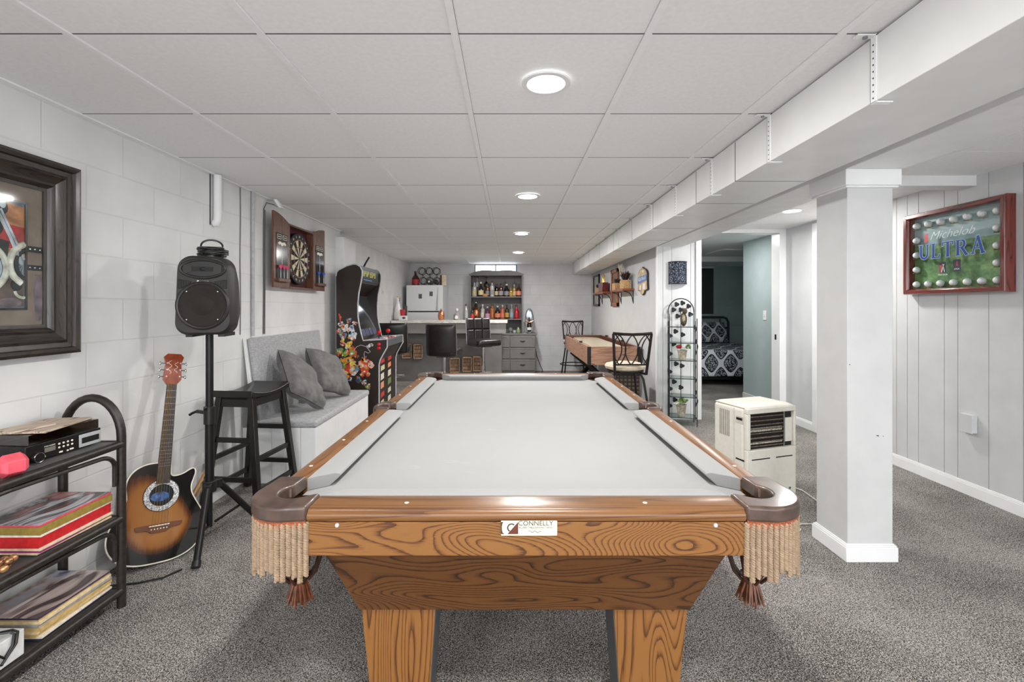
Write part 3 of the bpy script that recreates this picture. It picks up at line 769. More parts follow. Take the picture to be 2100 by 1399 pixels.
for k, (h, ms, lab) in enumerate(((.007, (CREAM, CREAM), 'cream record sleeve at the bottom of the middle shelf pile'), (.006, (MAG, MAG), 'magenta edged record sleeve second from the bottom of the middle shelf pile'),
      (.009, (CREAM, OFFW), 'cream record sleeve directly under the thick red box'), (.038, (RED, RED), 'thick red record box in the middle shelf pile'), (.008, (OFFW, OFFW), 'white record sleeve between the red box and the gold box'),
      (.027, (GOLD, GOLD), 'gold record box under the top sleeve of the middle shelf pile'), (.008, (PNK, CV1), 'pink edged record sleeve with a grey photo cover topmost on the middle shelf'))):
    sleeve('record_box' if h > .02 else 'record_sleeve', lab, X + .003 * (k % 3), Y - .002 * (k % 2), z, h, ms, g1, math.radians((-1.5, 1, -.6, 0, .8, -.4, .3)[k])); z += h + .0004
z = SZ[2] + .0078; g2 = 'record sleeves on the bottom cart shelf'
low = ((.006, NAVY, 'dark purple record sleeve at the very bottom of the bottom shelf pile'), (.008, OFFW, 'white record sleeve second from the bottom of the bottom shelf pile'), (.010, MANI, 'manila record sleeve third from the bottom of the bottom shelf pile'), (.007, CREAM, 'cream record sleeve fourth from the bottom of the bottom shelf pile'),
       (.011, MANI, 'thick manila sleeve in the middle of the bottom shelf pile'), (.006, GRY, 'grey record sleeve above the thick manila sleeve on the bottom shelf'), (.009, GRY, 'pale grey sleeve under the upper cream sleeves of the bottom shelf pile'), (.010, CREAM, 'cream sleeve third from the top of the bottom shelf pile'), (.008, MANI, 'manila sleeve just under the blue cover of the bottom shelf pile'))
for k, (h, m_, lab) in enumerate(low):
    sleeve('record_sleeve', lab, X + .004 * math.sin(k * 2.1), Y + .003 * math.cos(k * 1.3), z, h, (m_, m_), g2, math.radians(1.4 * math.sin(k * 1.9))); z += h + .0004
sleeve('record_sleeve', 'blue edged record sleeve with a photo cover topmost on the bottom shelf', X + .002, Y - .006, z, .007, (NAVY, CV2), g2)
wb = B(mat('white_carton', (222, 222, 220), .5)); wb.box(-.11, .11, -.12, .12, 0, .088); solo(wb, 'white_box', 'white carton with a black cable on it at the near end of the bottom shelf', 'box', T(-1.768, 1.475, SZ[2] + .0078), bev=.003)
cb = B(BLACKP)
pts = []
for k in range(90):
    a = k * .42; r = .072 + .012 * math.sin(k * .21); pts.append((r * math.cos(a) * .9, r * math.sin(a), .006 + .0028 * (k // 15) + .0012 * math.sin(k * 1.3)))
cb.tube(pts, .0042, 6)
cb.tube([(.07, -.03, .02), (.106, -.02, .016), (.1175, .01, .006), (.1175, .02, -.02), (.1175, .05, -.055), (.1175, .075, -.03), (.1175, .08, .004), (.108, .075, .014), (.08, .06, .018)], .0042, 6)
cb.tube([(.06, .05, .02), (.106, .085, .014), (.1185, .09, .005), (.1185, .085, -.03), (.1185, .04, -.07), (.1185, .0, -.045), (.1185, -.02, .002), (.106, -.03, .014)], .0042, 6)
solo(cb, 'cable_coil', 'coiled black cable lying over the white carton on the bottom shelf', 'cable', T(-1.768, 1.475, SZ[2] + .0985))
tk = B(mat('bronze_bead', (188, 138, 98), .25, metal=.6, var=.25, vs=40))
for k in range(16): tk.ell((.022 * math.cos(k * 2.4) * (k / 16) ** .5 * 1.6, .05 * math.sin(k * 2.4) * (k / 16) ** .5, .013 + .016 * (k % 3) * (1 - k / 18)), .013, n=12, m=8)
solo(tk, 'bead_string', 'heap of bronze beads at the near end of the middle shelf', 'beads', T(-1.695, 1.545, SZ[1] + .0075))

# ------------------------------------------------------------------ guitar
gM = FR2((-1.735, 2.285, .0145), (.62, .785, 0), (-.10, .27, .993))
# x across the body, y up the neck, z out of the face
gt = thing('guitar', 'sunburst acoustic-electric guitar leaning on the block wall behind the cart', 'guitar', gM)
pr = [(0, 0), (.08, .004), (.145, .030), (.188, .085), (.197, .145), (.180, .205), (.150, .255), (.128, .295), (.122, .330), (.132, .365), (.140, .395), (.132, .415), (.115, .412), (.085, .392), (.05, .384), (.03, .392), (.03, .455)]
pl = [(-.03, .455), (-.07, .452), (-.11, .435), (-.138, .40), (-.145, .36), (-.138, .32), (-.135, .295), (-.150, .255), (-.180, .205), (-.197, .145), (-.188, .085), (-.145, .030), (-.08, .004)]
def smooth(p, n=2):
    for _ in range(n):
        q = []
        for i in range(len(p)):
            a, c = p[i], p[(i + 1) % len(p)]
            q += [(.75 * a[0] + .25 * c[0], .75 * a[1] + .25 * c[1]), (.25 * a[0] + .75 * c[0], .25 * a[1] + .75 * c[1])]
        p = q
    return p
gs = 1.04
ol = [(x * gs, y * gs) for x, y in smooth(pr + pl)]
# sunburst: colour by distance to the middle of the lower bout
mt, nt, bs = _new('sunburst_top'); bs.inputs['Roughness'].default_value = .22; bs.inputs['Coat Weight'].default_value = .6
tc = nt.nodes.new('ShaderNodeTexCoord').outputs['Object']
sp = nt.nodes.new('ShaderNodeSeparateXYZ'); nt.links.new(tc, sp.inputs[0])
xx = math_(nt, 'DIVIDE', sp.outputs['X'], .165); yy_ = math_(nt, 'DIVIDE', math_(nt, 'SUBTRACT', sp.outputs['Y'], .185), .20)
yn = math_(nt, 'MULTIPLY', math_(nt, 'ADD', xx, math_(nt, 'MULTIPLY', yy_, .45)), 1)
d2_ = math_(nt, 'ADD', math_(nt, 'MULTIPLY', math_(nt, 'ADD', xx, math_(nt, 'MULTIPLY', math_(nt, 'MAXIMUM', yy_, 0), .45)), math_(nt, 'ADD', xx, math_(nt, 'MULTIPLY', math_(nt, 'MAXIMUM', yy_, 0), .45))), math_(nt, 'MULTIPLY', yy_, math_(nt, 'MULTIPLY', yy_, math_(nt, 'ADD', .55, math_(nt, 'MULTIPLY', math_(nt, 'LESS_THAN', yy_, 0), .9)))))
mp = nt.nodes.new('ShaderNodeMapping'); mp.inputs['Scale'].default_value = (160, 6, 6); nt.links.new(tc, mp.inputs[0])
g_ = noise(nt, mp.outputs[0], 1, 2)
nt.links.new(ramp(nt, math_(nt, 'ADD', d2_, math_(nt, 'MULTIPLY', math_(nt, 'SUBTRACT', g_, .5), .18)), [(.0, (172, 118, 66)), (.42, (158, 102, 52)), (.62, (96, 56, 30)), (.80, (30, 25, 22)), (1, (20, 19, 18))]), bs.inputs['Base Color'])
SUNB = mt
b = B(SUNB); b.prism(ol, -.004, 0); b.build('top', gt)
b = B(BLACKP)
n_ = len(ol); cen = (0, .2)
rings = []
for s_, z_ in ((1, -.004), (1.0, -.025), (.94, -.05), (.78, -.075), (.5, -.088)):
    rings.append([(cen[0] + (x - cen[0]) * s_, cen[1] + (y - cen[1]) * s_, z_) for x, y in ol])
b.loft(rings); b.build('bowl_back', gt)
b = B(IVORY); b.tube([(x, y, -.001) for x, y in ol], .0035, 6, True); b.build('binding', gt)
RH = (0, .315)
b = B(DARK); b.lathe([(0, .0004), (.050, .0004), (.050, .0008), (0, .0008)], (RH[0], RH[1], 0), 36); sh = b.build('sound_hole', gt)
b = B(mat('rosette_pearl', (190, 188, 182), .4, var=.55, vs=160)); b.lathe([(.050, 0), (.050, .0025), (.076, .0025), (.076, 0)], (RH[0], RH[1], 0), 40, cap=False); b.build('rosette', gt)
b = B(DARK); b.torus((RH[0], RH[1], .002), .0765, .0016, 40, 6); b.torus((RH[0], RH[1], .002), .0505, .0016, 40, 6); b.build('rosette_ring', gt)
b = B(mat('maker_label_blue', (58, 96, 150), .5, var=.4, vs=60)); b.ell((-.006, .308, .0009), (.040, .022, .0006), n=28, m=6); b.build('inside_label', sh)
FB = mat('fretboard', (70, 54, 44), .5, var=.2, vs=50)
b = B(FB); b.hexa([(-.029, .37, 0), (.029, .37, 0), (.029, .37, .008), (-.029, .37, .008)], [(-.022, .875, -.002), (.022, .875, -.002), (.022, .875, .008), (-.022, .875, .008)]); fb = b.build('fretboard', gt)
for k in range(18):
    y = .875 - .65 * (1 - 2 ** (-(k + 1) / 12)) * 1.0
    if y < .385: break
    w_ = .022 + (.875 - y) / .505 * .007
    b = B(STEEL); b.box(-w_, w_, y - .001, y + .001, .008, .0095); b.build('fret', fb)
b = B(mat('neck_wood', (96, 52, 30), .35)); b.loft([[(.022 * math.cos(a) * s_, y, -.002 - .020 * math.sin(a)) for a in [PI * k / 10 for k in range(11)]] for y, s_ in ((.42, 1.3), (.6, 1.15), (.88, 1))]); b.build('neck', gt)
HS = mat('headstock_red_brown', (140, 58, 26), .22, coat=.6, var=.15)
b = B(HS); b.prism([(-.022, .872), (.022, .872), (.042, .90), (.036, .985), (.046, 1.022), (.03, 1.04), (-.03, 1.04), (-.046, 1.022), (-.036, .985), (-.042, .90)], -.012, .004); b.build('headstock', gt, .002)
for s_ in (-1, 1):
    for k in range(3):
        b = B(CHROME); y = .915 + k * .036
        b.cyl((s_ * .030, y, .004), (s_ * .030, y, .012), .0045, n=10); b.cyl((s_ * .036, y, -.004), (s_ * .056, y, -.004), .003, n=8); b.ell((s_ * .060, y, -.004), (.006, .010, .005), n=12, m=6); b.build('tuning_peg', gt)
b = B(IVORY)
b.tube([(-.016 + .008 * math.sin(k * 1.1), .93 + .006 * k, .0045) for k in range(13)], .0011, 5); b.tube([(.012 + .008 * math.sin(k * 1.3 + 1), .935 + .006 * k, .0045) for k in range(11)], .0011, 5); b.build('headstock_inlay', gt)
b = B(mat('bridge_brown', (112, 70, 48), .45)); b.prism([(-.098, .165), (-.09, .158), (-.05, .155), (-.03, .140), (.03, .140), (.05, .155), (.09, .158), (.098, .165), (.098, .178), (.06, .180), (-.06, .180), (-.098, .178)], 0, .008); br_ = b.build('bridge', gt, .002)
b = B(IVORY); b.box(-.042, .042, .171, .176, .008, .012); b.build('saddle', br_)
for k in range(6): b = B(IVORY); b.ell((-.032 + .0128 * k, .158, .010), (.0035, .0035, .003), n=10, m=6); b.build('bridge_pin', br_)
for k in range(6): b = B(STEEL if k > 2 else BRASS); b.tube([(-.032 + .0128 * k, .160, .009), (-.032 + .0128 * k, .1735, .013), (-.016 + .0064 * k, .873, .0115)], .0009, 5); b.build('string', gt)
b = B(mat('tan_strap', (196, 146, 82), .6))
sp_ = [(.155, .30, -.05), (.185, .36, -.045), (.205, .41, -.04), (.222, .435, -.045), (.236, .425, -.06), (.228, .38, -.07), (.205, .33, -.078), (.175, .28, -.08)]
for a, c in zip(sp_[:-1], sp_[1:]): b.bar(a, c, .006, .032, up=(0, 0, 1))
b.build('strap', gt)
cb = B(BLACKP); cb.tube([(-1.90, 2.00, .14), (-1.895, 2.02, .06), (-1.88, 2.06, .012), (-1.80, 2.12, .005), (-1.70, 2.14, .005), (-1.62, 2.18, .005), (-1.58, 2.25, .005)], .0045, 6)
solo(cb, 'power_cable', 'thin black cable lying on the carpet behind the cart', 'cable')

# ------------------------------------------------------------------ loudspeaker on tripod
sx_, sy_ = -1.62, 2.52
st = thing('speaker_stand', 'black tripod speaker stand beside the guitar', 'stand', T(sx_, sy_, 0))
b = B(BLACKM); b.cyl((0, 0, .30), (0, 0, .70), .022, n=18); b.build('lower_pole', st)
b = B(BLACKM); b.cyl((0, 0, .69), (0, 0, 1.13), .0185, n=18); b.build('upper_pole', st)
b = B(BLACKP); b.cyl((0, 0, .64), (0, 0, .735), .028, n=20); b.bar((-.02, 0, .70), (-.065, -.01, .71), .018, .016); b.tube([(-.06, -.01, .71), (-.085, -.012, .70), (-.10, -.014, .69)], .007, 8); b.ell((.0, -.03, .73), (.006, .02, .012), n=10, m=8); b.build('height_clamp', st, .002)
b = B(BLACKP); b.cyl((0, 0, .275), (0, 0, .335), .034, n=20)
feet = ((.105, -.265), (.115, .26), (-.165, .225))
for fx, fy in feet:
    l_ = math.hypot(fx, fy); b.bar((0, 0, .31), (fx / l_ * .062, fy / l_ * .062, .305), .034, .045)
b.build('hub', st, .003)
for fx, fy in feet:
    l_ = math.hypot(fx, fy); ux, uy = fx / l_, fy / l_
    b = B(BLACKM); b.cyl((ux * .055, uy * .055, .305), (fx, fy, .022), .0165, n=12); lg = b.build('leg', st)
    b = B(BLACKP); b.cyl((fx - ux * .012, fy - uy * .012, .035), (fx + ux * .006, fy + uy * .006, .0135), .021, n=12); b.build('rubber_foot', lg)
    b = B(BLACKM); b.bar((ux * .03, uy * .03, .10), (fx * .62, fy * .62, .135), .016, .006); b.build('brace', st)
b = B(BLACKM); b.cyl((0, 0, .085), (0, 0, .30), .014, n=12); b.build('centre_post', st)

sk = thing('loudspeaker', 'black loudspeaker on the tripod stand against the block wall', 'speaker', T(sx_ + .028, sy_ - .02, 1.118, math.radians(12)))
def rr(w0, w1, z0, z1, c0, n=6):
    # rounded trapezoid (w0 half width at bottom, w1 top)
    pts = []
    for cx, cz, a0, r in ((w0 - c0 * 1.3, z0 + c0 * 1.3, -90, c0 * 1.3), (w1 - c0 * 1.5, z1 - c0 * 1.5, 0, c0 * 1.5), (-w1 + c0 * 1.5, z1 - c0 * 1.5, 90, c0 * 1.5), (-w0 + c0 * 1.3, z0 + c0 * 1.3, 180, c0 * 1.3)):
        pts += [(cx + r * math.cos(math.radians(a0 + 90 * k / n)), cz + r * math.sin(math.radians(a0 + 90 * k / n))) for k in range(n + 1)]
    return pts
SPK = mat('speaker_charcoal', (36, 33, 30), .45, var=.08, vs=300, bs_=.1)
GRL = fabric('speaker_grille', (28, 25, 23), (54, 49, 45), (900, 900, 900), .5, .4)
b = B(SPK)
fr_ = [rr(.132 * s_, .122 * s_, .205 - .195 * s_, .205 + .210 * s_, .047) for s_ in (.94, 1, 1, .72)]
b.loft([[(x, y, z) for x, z in ring] for ring, y in zip(fr_, (-.118, -.105, -.02, .125))]); b.build('cabinet', sk, ang=40)
yf = -.1185
b = B(SPK)   # raised bezel round the woofer and horn
b.torus((0, yf, .160), .116, .010, 44, 8, R=Euler((PI / 2, 0, 0)).to_matrix())
b.torus((0, yf, .348), .080, .008, 44, 8, R=Euler((PI / 2, 0, 0)).to_matrix(), sq=(1.28, .58)); b.build('bezel', sk)
b = B(GRL); b.lathe([(.115, 0), (.110, .007), (.09, .009), (.084, .006), (.05, .003), (.045, .006), (.03, .012), (0, .016)], (0, yf + .003, .160), 44, R=Euler((PI / 2, 0, 0)).to_matrix()); wf = b.build('woofer', sk)
for k in range(4):
    a = PI / 4 + k * PI / 2; b = B(CHROME); b.ell((.101 * math.cos(a), yf - .0075, .160 + .101 * math.sin(a)), (.0045, .003, .0045), n=10, m=6); b.build('screw', wf)
b = B(mat('horn_dark', (30, 28, 26), .45))
b.prism([(-.088, .318), (.088, .318), (.088, .374), (-.088, .374)], yf - .002, yf, 'xz'); b.m(SPK).prism([(-.088, .318), (-.05, .334), (-.05, .360), (-.088, .374)], yf - .0045, yf - .002, 'xz'); b.prism([(.088, .318), (.05, .334), (.05, .360), (.088, .374)], yf - .0045, yf - .002, 'xz'); b.build('horn', sk)
b = B(DARK); b.box(-.05, .05, yf - .0035, yf - .002, .334, .360); b.ell((0, yf - .003, .347), (.014, .004, .009), n=16, m=6); b.build('horn_throat', sk)
for s_ in (-1, 1):
    b = B(DARK); b.prism([(s_ * .112, .294), (s_ * .112, .246), (s_ * .096, .248), (s_ * .056, .273), (s_ * .052, .284)], yf - .002, yf + .002, 'xz'); pv = b.build('port', sk, .001)
    for k in range(4): b = B(SPK); x = s_ * (.066 + .012 * k); b.box(x - .0014, x + .0014, yf - .004, yf - .002, .262 - .004 * k, .284); b.build('port_rib', pv)
b = B(IVORY); b.ell((-.022, yf - .001, .283), (.006, .001, .006), n=14, m=6); b.build('badge_mark', sk)
text('ROCKVILLE', .0075, IVORY, WC(.008, yf - .001, .283), sk, ext=.0006)
for x in (-.075, .075): b = B(BLACKP); b.box(x - .016, x + .016, -.09, .06, -.002, .018); b.build('foot', sk, .002)
cb = B(BLACKP)
pts = []
for k in range(80):
    a = k * .45; r = .062 + .010 * math.sin(k * .33); pts.append((r * math.cos(a), r * .75 * math.sin(a), .006 + .0006 * k + .003 * math.sin(k * 1.1)))
pts += [(.005 + .052 * math.cos(t), -.02 + .01 * math.sin(2 * t), .052 + .040 * math.sin(t)) for t in [PI * q / 14 for q in range(15)]]
for k in range(40):
    a = k * .5 + 1; pts.append((.052 * math.cos(a) + .012 * math.sin(a * .37), .045 * math.sin(a), .050 - .0008 * k + .006 * math.sin(a * 1.7)))
cb.tube(pts, .0048, 6); cb.cbox((.05, .01, .03), (.035, .05, .028)); cb.cbox((-.045, -.02, .035), (.03, .02, .02))
solo(cb, 'cable_coil', 'coiled black power cable lying on top of the loudspeaker', 'cable', T(sx_ + .028, sy_ - .02, 1.5345, math.radians(12)))

# ------------------------------------------------------------------ saddle stool
bs_t = thing('saddle_stool', 'black wooden saddle-seat bar stool beside the speaker stand', 'stool', T(-1.70, 3.085, 0, math.radians(-6)))
b = B(BLACKW); rings = []
for i in range(15):
    t = -1 + 2 * i / 14; y = t * .20; zt = .722 + .030 * t * t; zb = .700 + .010 * t * t
    rings.append([(-.138, y, zb), (.138, y, zb), (.138, y, zt - .004), (.13, y, zt), (-.13, y, zt), (-.138, y, zt - .004)])
b.loft(rings); b.build('seat', bs_t, .003)
def leg_pt(ix, iy, z): k = (0.70 - z) / .70; return (ix * (.106 + .075 * k), iy * (.160 + .045 * k), z)
for ix in (-1, 1):
    for iy in (-1, 1): b = B(BLACKW); b.bar(leg_pt(ix, iy, .005), leg_pt(ix, iy, .705), .036, .036, up=(0, 1, 0)); b.build('leg', bs_t, .002)
for iy in (-1, 1):
    for z in (.20, .44): b = B(BLACKW); b.bar(leg_pt(-1, iy, z), leg_pt(1, iy, z), .018, .03); b.build('stretcher', bs_t, .0015)
    b = B(BLACKW); b.bar(leg_pt(-1, iy, .67), leg_pt(1, iy, .67), .018, .05); b.build('apron', bs_t, .0015)
for ix in (-1, 1):
    for z in (.13, .32): b = B(BLACKW); b.bar(leg_pt(ix, -1, z), leg_pt(ix, 1, z), .018, .03); b.build('stretcher', bs_t, .0015)
    b = B(BLACKW); b.bar(leg_pt(ix, -1, .67), leg_pt(ix, 1, .67), .018, .05); b.build('apron', bs_t, .0015)

# ------------------------------------------------------------------ white storage bench
HEATH = fabric('heather_grey_fabric', (150, 150, 152), (186, 186, 188), (40, 40, 140), .95, .3)
PLUSH = fabric('grey_plush', (92, 91, 90), (120, 118, 116), (18, 18, 18), .6, .7, wrinkle=9)
bx0, bx1, by0, by1 = XL + .002, -1.40, 3.36, 4.62
be = thing('storage_bench', 'white beadboard storage bench with a grey upholstered seat and back', 'bench', T(0, 0, 0))
b = B(WHITE)
n_ = 12
for k in range(n_):
    a = by0 + (by1 - by0) * k / n_; c = by0 + (by1 - by0) * (k + 1) / n_; b.box(bx1 - .012, bx1, a + .0012, c - .0012, 0, .40)
n2_ = 5
for k in range(n2_):
    a = bx0 + (bx1 - bx0) * k / n2_; c = bx0 + (bx1 - bx0) * (k + 1) / n2_; b.box(a + .0012, c - .0012, by0, by0 + .012, 0, .40)
b.box(bx0, bx1 - .012, by0 + .012, by1, 0, .395); b.box(bx1 - .02, bx1 + .004, by0 - .004, by0 + .02, 0, .40)
b.build('box', be, .0015)
b = B(HEATH); b.box(bx0 + .06, bx1 + .012, by0 - .006, by1 + .006, .40, .452); b.build('seat_cushion', be, .018, 4)
bk = [(by0 + .01, .452), (by0 + .01, 1.045)]
b = B(HEATH); b.hexa([(bx0 + .105, by0 + .012, .445), (bx0 + .125, by0 + .012, .45), (bx0 + .125, by1 - .01, .45), (bx0 + .105, by1 - .01, .445)], [(bx0 + .022, by0 + .012, 1.04), (bx0 + .055, by0 + .012, 1.05), (bx0 + .055, by1 - .03, 1.05), (bx0 + .022, by1 - .03, 1.04)]); b.build('back_cushion', be, .010, 3)
b = B(WHITE); b.hexa([(bx0 + .075, by0 - .004, .40), (bx0 + .104, by0 - .004, .40), (bx0 + .104, by0 + .010, .40), (bx0 + .075, by0 + .010, .40)], [(bx0 + .002, by0 - .004, 1.045), (bx0 + .020, by0 - .004, 1.045), (bx0 + .020, by0 + .010, 1.045), (bx0 + .002, by0 + .010, 1.045)])
b.hexa([(bx0 + .075, by0 + .010, .40), (bx0 + .104, by0 + .010, .40), (bx0 + .104, by1, .40), (bx0 + .075, by1, .40)], [(bx0 + .002, by0 + .010, 1.04), (bx0 + .020, by0 + .010, 1.04), (bx0 + .020, by1 - .02, 1.04), (bx0 + .002, by1 - .02, 1.04)]); b.build('back_board', be, .002)
def pillow(label, M, s=.21):
    b = B(PLUSH)
    def fn(sgn):
        def f(u, v):
            a, c = 2 * u - 1, 2 * v - 1
            t = max(0, (1 - a ** 6) * (1 - c ** 6)) ** .5
            k = 1 - .035 * (1 - abs(a)) * abs(c) ** 3; k2 = 1 - .035 * (1 - abs(c)) * abs(a) ** 3
            w_ = .010 * math.sin(5 * a + 3 * c) * t + .008 * math.sin(9 * c - 4 * a * a) * t
            return (a * s * k2, c * s * k, sgn * (.065 * t + w_ * .7 + .002))
        return f
    b.grid(fn(1), 26, 26); b.grid(fn(-1), 26, 26)
    mz = min((M @ Vector(v)).z for v in b.v); M = Matrix.Translation((0, 0, .4535 - mz)) @ M
    return solo(b, 'cushion', label, 'cushion', M, 'plush cushions on the bench', ang=80)
pillow('grey plush cushion nearer the saddle stool on the bench', FR((-1.635, 3.66, .650), (.25, .87, -.50), (-.50, .40, .72)))
pillow('grey plush cushion nearer the arcade cabinet on the bench', FR((-1.635, 4.20, .650), (.30, .90, -.30), (-.52, .12, .84)))

# ------------------------------------------------------------------ pipes and cables on the left wall
pp = thing('wall_pipe', 'short white painted pipe elbow coming down the block wall', 'pipe', T(XL + .03, 3.03, 0))
b = B(WHITE); b.tube([(0, 0, ZC - .004), (0, 0, 1.86), (-.003, 0, 1.83), (-.012, 0, 1.815), (-.024, 0, 1.813)], .024, 16); b.build('pipe', pp)
b = B(DARK); b.box(-.0298, -.0285, -.036, -.027, 1.80, ZC - .004); b.build('gap', pp)
cb = B(mat('grey_conduit', (178, 178, 178), .5)); cb.cyl((XL + .014, 3.475, 1.055), (XL + .014, 3.475, ZC - .004), .0125, n=12); solo(cb, 'conduit', 'white painted conduit pipe running from ceiling to the bench', 'pipe')
cb = B(mat('grey_cable', (120, 120, 120), .5)); cb.tube([(XL + .004, 3.33 + .003 * math.sin(k), 2.124 - k * .105) for k in range(11)], .0035, 6); solo(cb, 'wall_cable', 'thin grey cable down the wall between speaker and conduit', 'cable')
cb = B(mat('grey_cable_b', (90, 88, 86), .5)); cb.tube([(XL + .05, 3.72, 2.085), (XL + .02, 3.66, 2.09), (XL + .006, 3.645, 2.04), (XL + .007, 3.64, 1.7), (XL + .006, 3.645, 1.4), (XL + .006, 3.64, 1.06)], .0045, 6); cb.tube([(XL + .012, 3.652, 2.03), (XL + .012, 3.65, 1.4), (XL + .01, 3.65, 1.06)], .0035, 6)
solo(cb, 'wall_cable', 'dark cables running down the wall along the dartboard cabinet edge', 'cable')
br_ = thing('ceiling_bracket', 'small white plastic bracket at the ceiling above the dartboard cabinet', 'bracket', T(XL, 3.72, 0))
b = B(TRIMW); b.hexa([(.09, -.012, 2.06), (.115, -.012, 2.06), (.115, .03, 2.06), (.09, .03, 2.06)], [(.05, -.02, 2.128), (.075, -.02, 2.128), (.075, .02, 2.128), (.05, .02, 2.128)]); b.build('body', br_, .003)
b = B(STEEL); b.tube([(.006, -.02, 2.118), (.06, -.01, 2.12)], .004, 6); b.tube([(.10, 0, 2.062), (.07, -.01, 2.072), (.055, .0, 2.08)], .004, 6); b.build('wire', br_)

# ------------------------------------------------------------------ dartboard cabinet
DW = wood('dart_walnut', (112, 74, 56), (96, 60, 44), (66, 40, 30), 1, (1.5, 14), 12, .4, .2)
RMAT = mat('oxblood_felt', (74, 22, 26), .8)
dcb = thing('dartboard_cabinet', 'open walnut dartboard cabinet with dartboard on the block wall', 'dartboard', WL(XL + .0012, 4.163, 1.7))
b = B(DW); hw_ = .247
b.box(-hw_, hw_, -.272, -.256, 0, .075); b.box(-hw_, hw_, .256, .272, 0, .075); b.box(-hw_, -hw_ + .014, -.272, .272, 0, .075); b.box(hw_ - .014, hw_, -.272, .272, 0, .075); b.box(-hw_, hw_, -.272, .272, 0, .006); b.build('case', dcb, .002)
b = B(RMAT); b.box(-hw_ + .014, hw_ - .014, -.256, .256, .006, .012); b.build('back_lining', dcb)
SCB = mat('score_black', (28, 26, 26), .12, coat=.6)
for sg in (-1, 1):
    x0, x1 = (-hw_ - .258, -hw_ - .001) if sg < 0 else (hw_ + .001, hw_ + .258)
    n0 = .058
    pts = [(x0, -.272), (x1, -.272)]
    top = [(k / 8) for k in range(9)]
    f = lambda x: .272 + .060 * math.sin(PI / 2 * min(1, (abs(x) - hw_) / .258))
    xs_ = [x1 - (x1 - x0) * t for t in top]
    b = B(DW); b.prism(pts + [(x, f(x)) for x in xs_], n0, n0 + .017); dr = b.build('door', dcb, .002)
    xc = (x0 + x1) / 2
    b = B(SCB); b.box(xc - .092, xc + .092, -.20, .165, n0 + .017, n0 + .020); sb = b.build('scoreboard', dr)
    b = B(IVORY)
    nz = n0 + .0204
    for s2 in (-1, 1):
        cx = xc + s2 * .045
        for a0, a1, b0, b1 in ((-.034, .034, .118, .121), (-.034, .034, .151, .154), (-.034, -.031, .118, .154), (.031, .034, .118, .154), (-.022, .022, .134, .138)): b.box(cx + a0, cx + a1, b0, b1, nz - .0002, nz + .0006)
    b.prism([(xc - .07, .085), (xc - .04, .10), (xc, .092), (xc + .04, .10), (xc + .07, .085), (xc + .05, .07), (xc + .03, .078), (xc, .062), (xc - .03, .078), (xc - .05, .07)], nz - .0002, nz + .0006)
    b.build('crest', sb)
    for k, chs in enumerate('CRICKET'):
        text(chs, .026, IVORY, Matrix.Translation((xc, .045 - k * .021, nz)), sb, name='lettering', ext=.0004)
    b = B(DW); b.box(xc - .095, xc + .095, -.225, -.200, n0 + .017, n0 + .046); b.build('dart_rack', dr, .002)
    for k in range(3):
        if sg > 0 and k == 1: continue
        dm = thing('dart', ('steel dart with pink flights in the %s rack slot of the left cabinet door' % ('first', 'middle', 'last')[k]) if sg < 0 else ('steel dart with blue flights in the %s rack slot of the right cabinet door' % ('first', '', 'last')[k]), 'dart', WL(XL, 4.163, 1.7) @ Matrix.Translation((xc - .055 + .055 * k, -.1965, n0 + .0375)), 'darts in the cabinet door racks')
        b = B(STEEL); b.cyl((0, 0, 0), (0, .05, 0), .0035, n=8); b.cyl((0, .05, 0), (0, .075, 0), .002, n=8); b.build('barrel', dm)
        b = B(mat('flight', (226, 92, 130) if sg < 0 else (70, 110, 190), .5))
        b.prism([(-.002, .07), (-.017, .09), (-.017, .105), (.017, .105), (.017, .09), (.002, .07)], -.0006, .0006); b.prism([(.07, -.002), (.09, -.014), (.105, -.014), (.105, .014), (.09, .014), (.07, .002)], -.0006, .0006, 'yz'); b.build('flight', dm)
Rn = 40
bd_ = thing('dartboard', 'round bristle dartboard hanging inside the open cabinet', 'dartboard', WL(XL + .0145, 4.163, 1.7))
b = B(DARK); b.lathe([(.2255, 0), (.2255, .032), (.221, .036), (0, .036)], n=64); b.build('board', bd_)
CRM, SBK, SRD, SGN = mat('sisal_cream', (216, 202, 168), .8), mat('sisal_black', (26, 26, 26), .8), mat('sisal_red', (190, 58, 46), .8), mat('sisal_green', (66, 116, 78), .8)
def sector(b, r0, r1, a0, a1, z=.0365, n=4):
    b.prism([(r0 * math.cos(a0 + (a1 - a0) * k / n), r0 * math.sin(a0 + (a1 - a0) * k / n)) for k in range(n + 1)] + [(r1 * math.cos(a1 - (a1 - a0) * k / n), r1 * math.sin(a1 - (a1 - a0) * k / n)) for k in range(n + 1)], .036, z)
for nm, col in (('black_segments', 0), ('cream_segments', 1)):
    b = B()
    for k in range(20):
        if k % 2 != col: continue
        a0 = PI / 2 - PI / 20 + k * PI / 10; a1 = a0 + PI / 10
        b.m(SBK if col == 0 else CRM); sector(b, .016, .099, a0, a1); sector(b, .107, .162, a0, a1)
        b.m(SRD if col == 0 else SGN); sector(b, .099, .107, a0, a1); sector(b, .162, .170, a0, a1)
    b.build('segments', bd_)
b = B(SGN); b.lathe([(0, .0375), (.016, .0375), (.016, .036), (0, .036)], n=20); b.m(SRD).lathe([(0, .038), (.007, .038), (.007, .037), (0, .037)], n=16); b.build('bullseye', bd_)
b = B(STEEL)
for k in range(20):
    a = PI / 2 - PI / 20 + k * PI / 10; b.tube([(.016 * math.cos(a), .016 * math.sin(a), .0375), (.17 * math.cos(a), .17 * math.sin(a), .0375)], .0006, 4)
for r in (.099, .107, .162, .17): b.torus((0, 0, .0375), r, .0006, 48, 4)
b.build('wire', bd_)
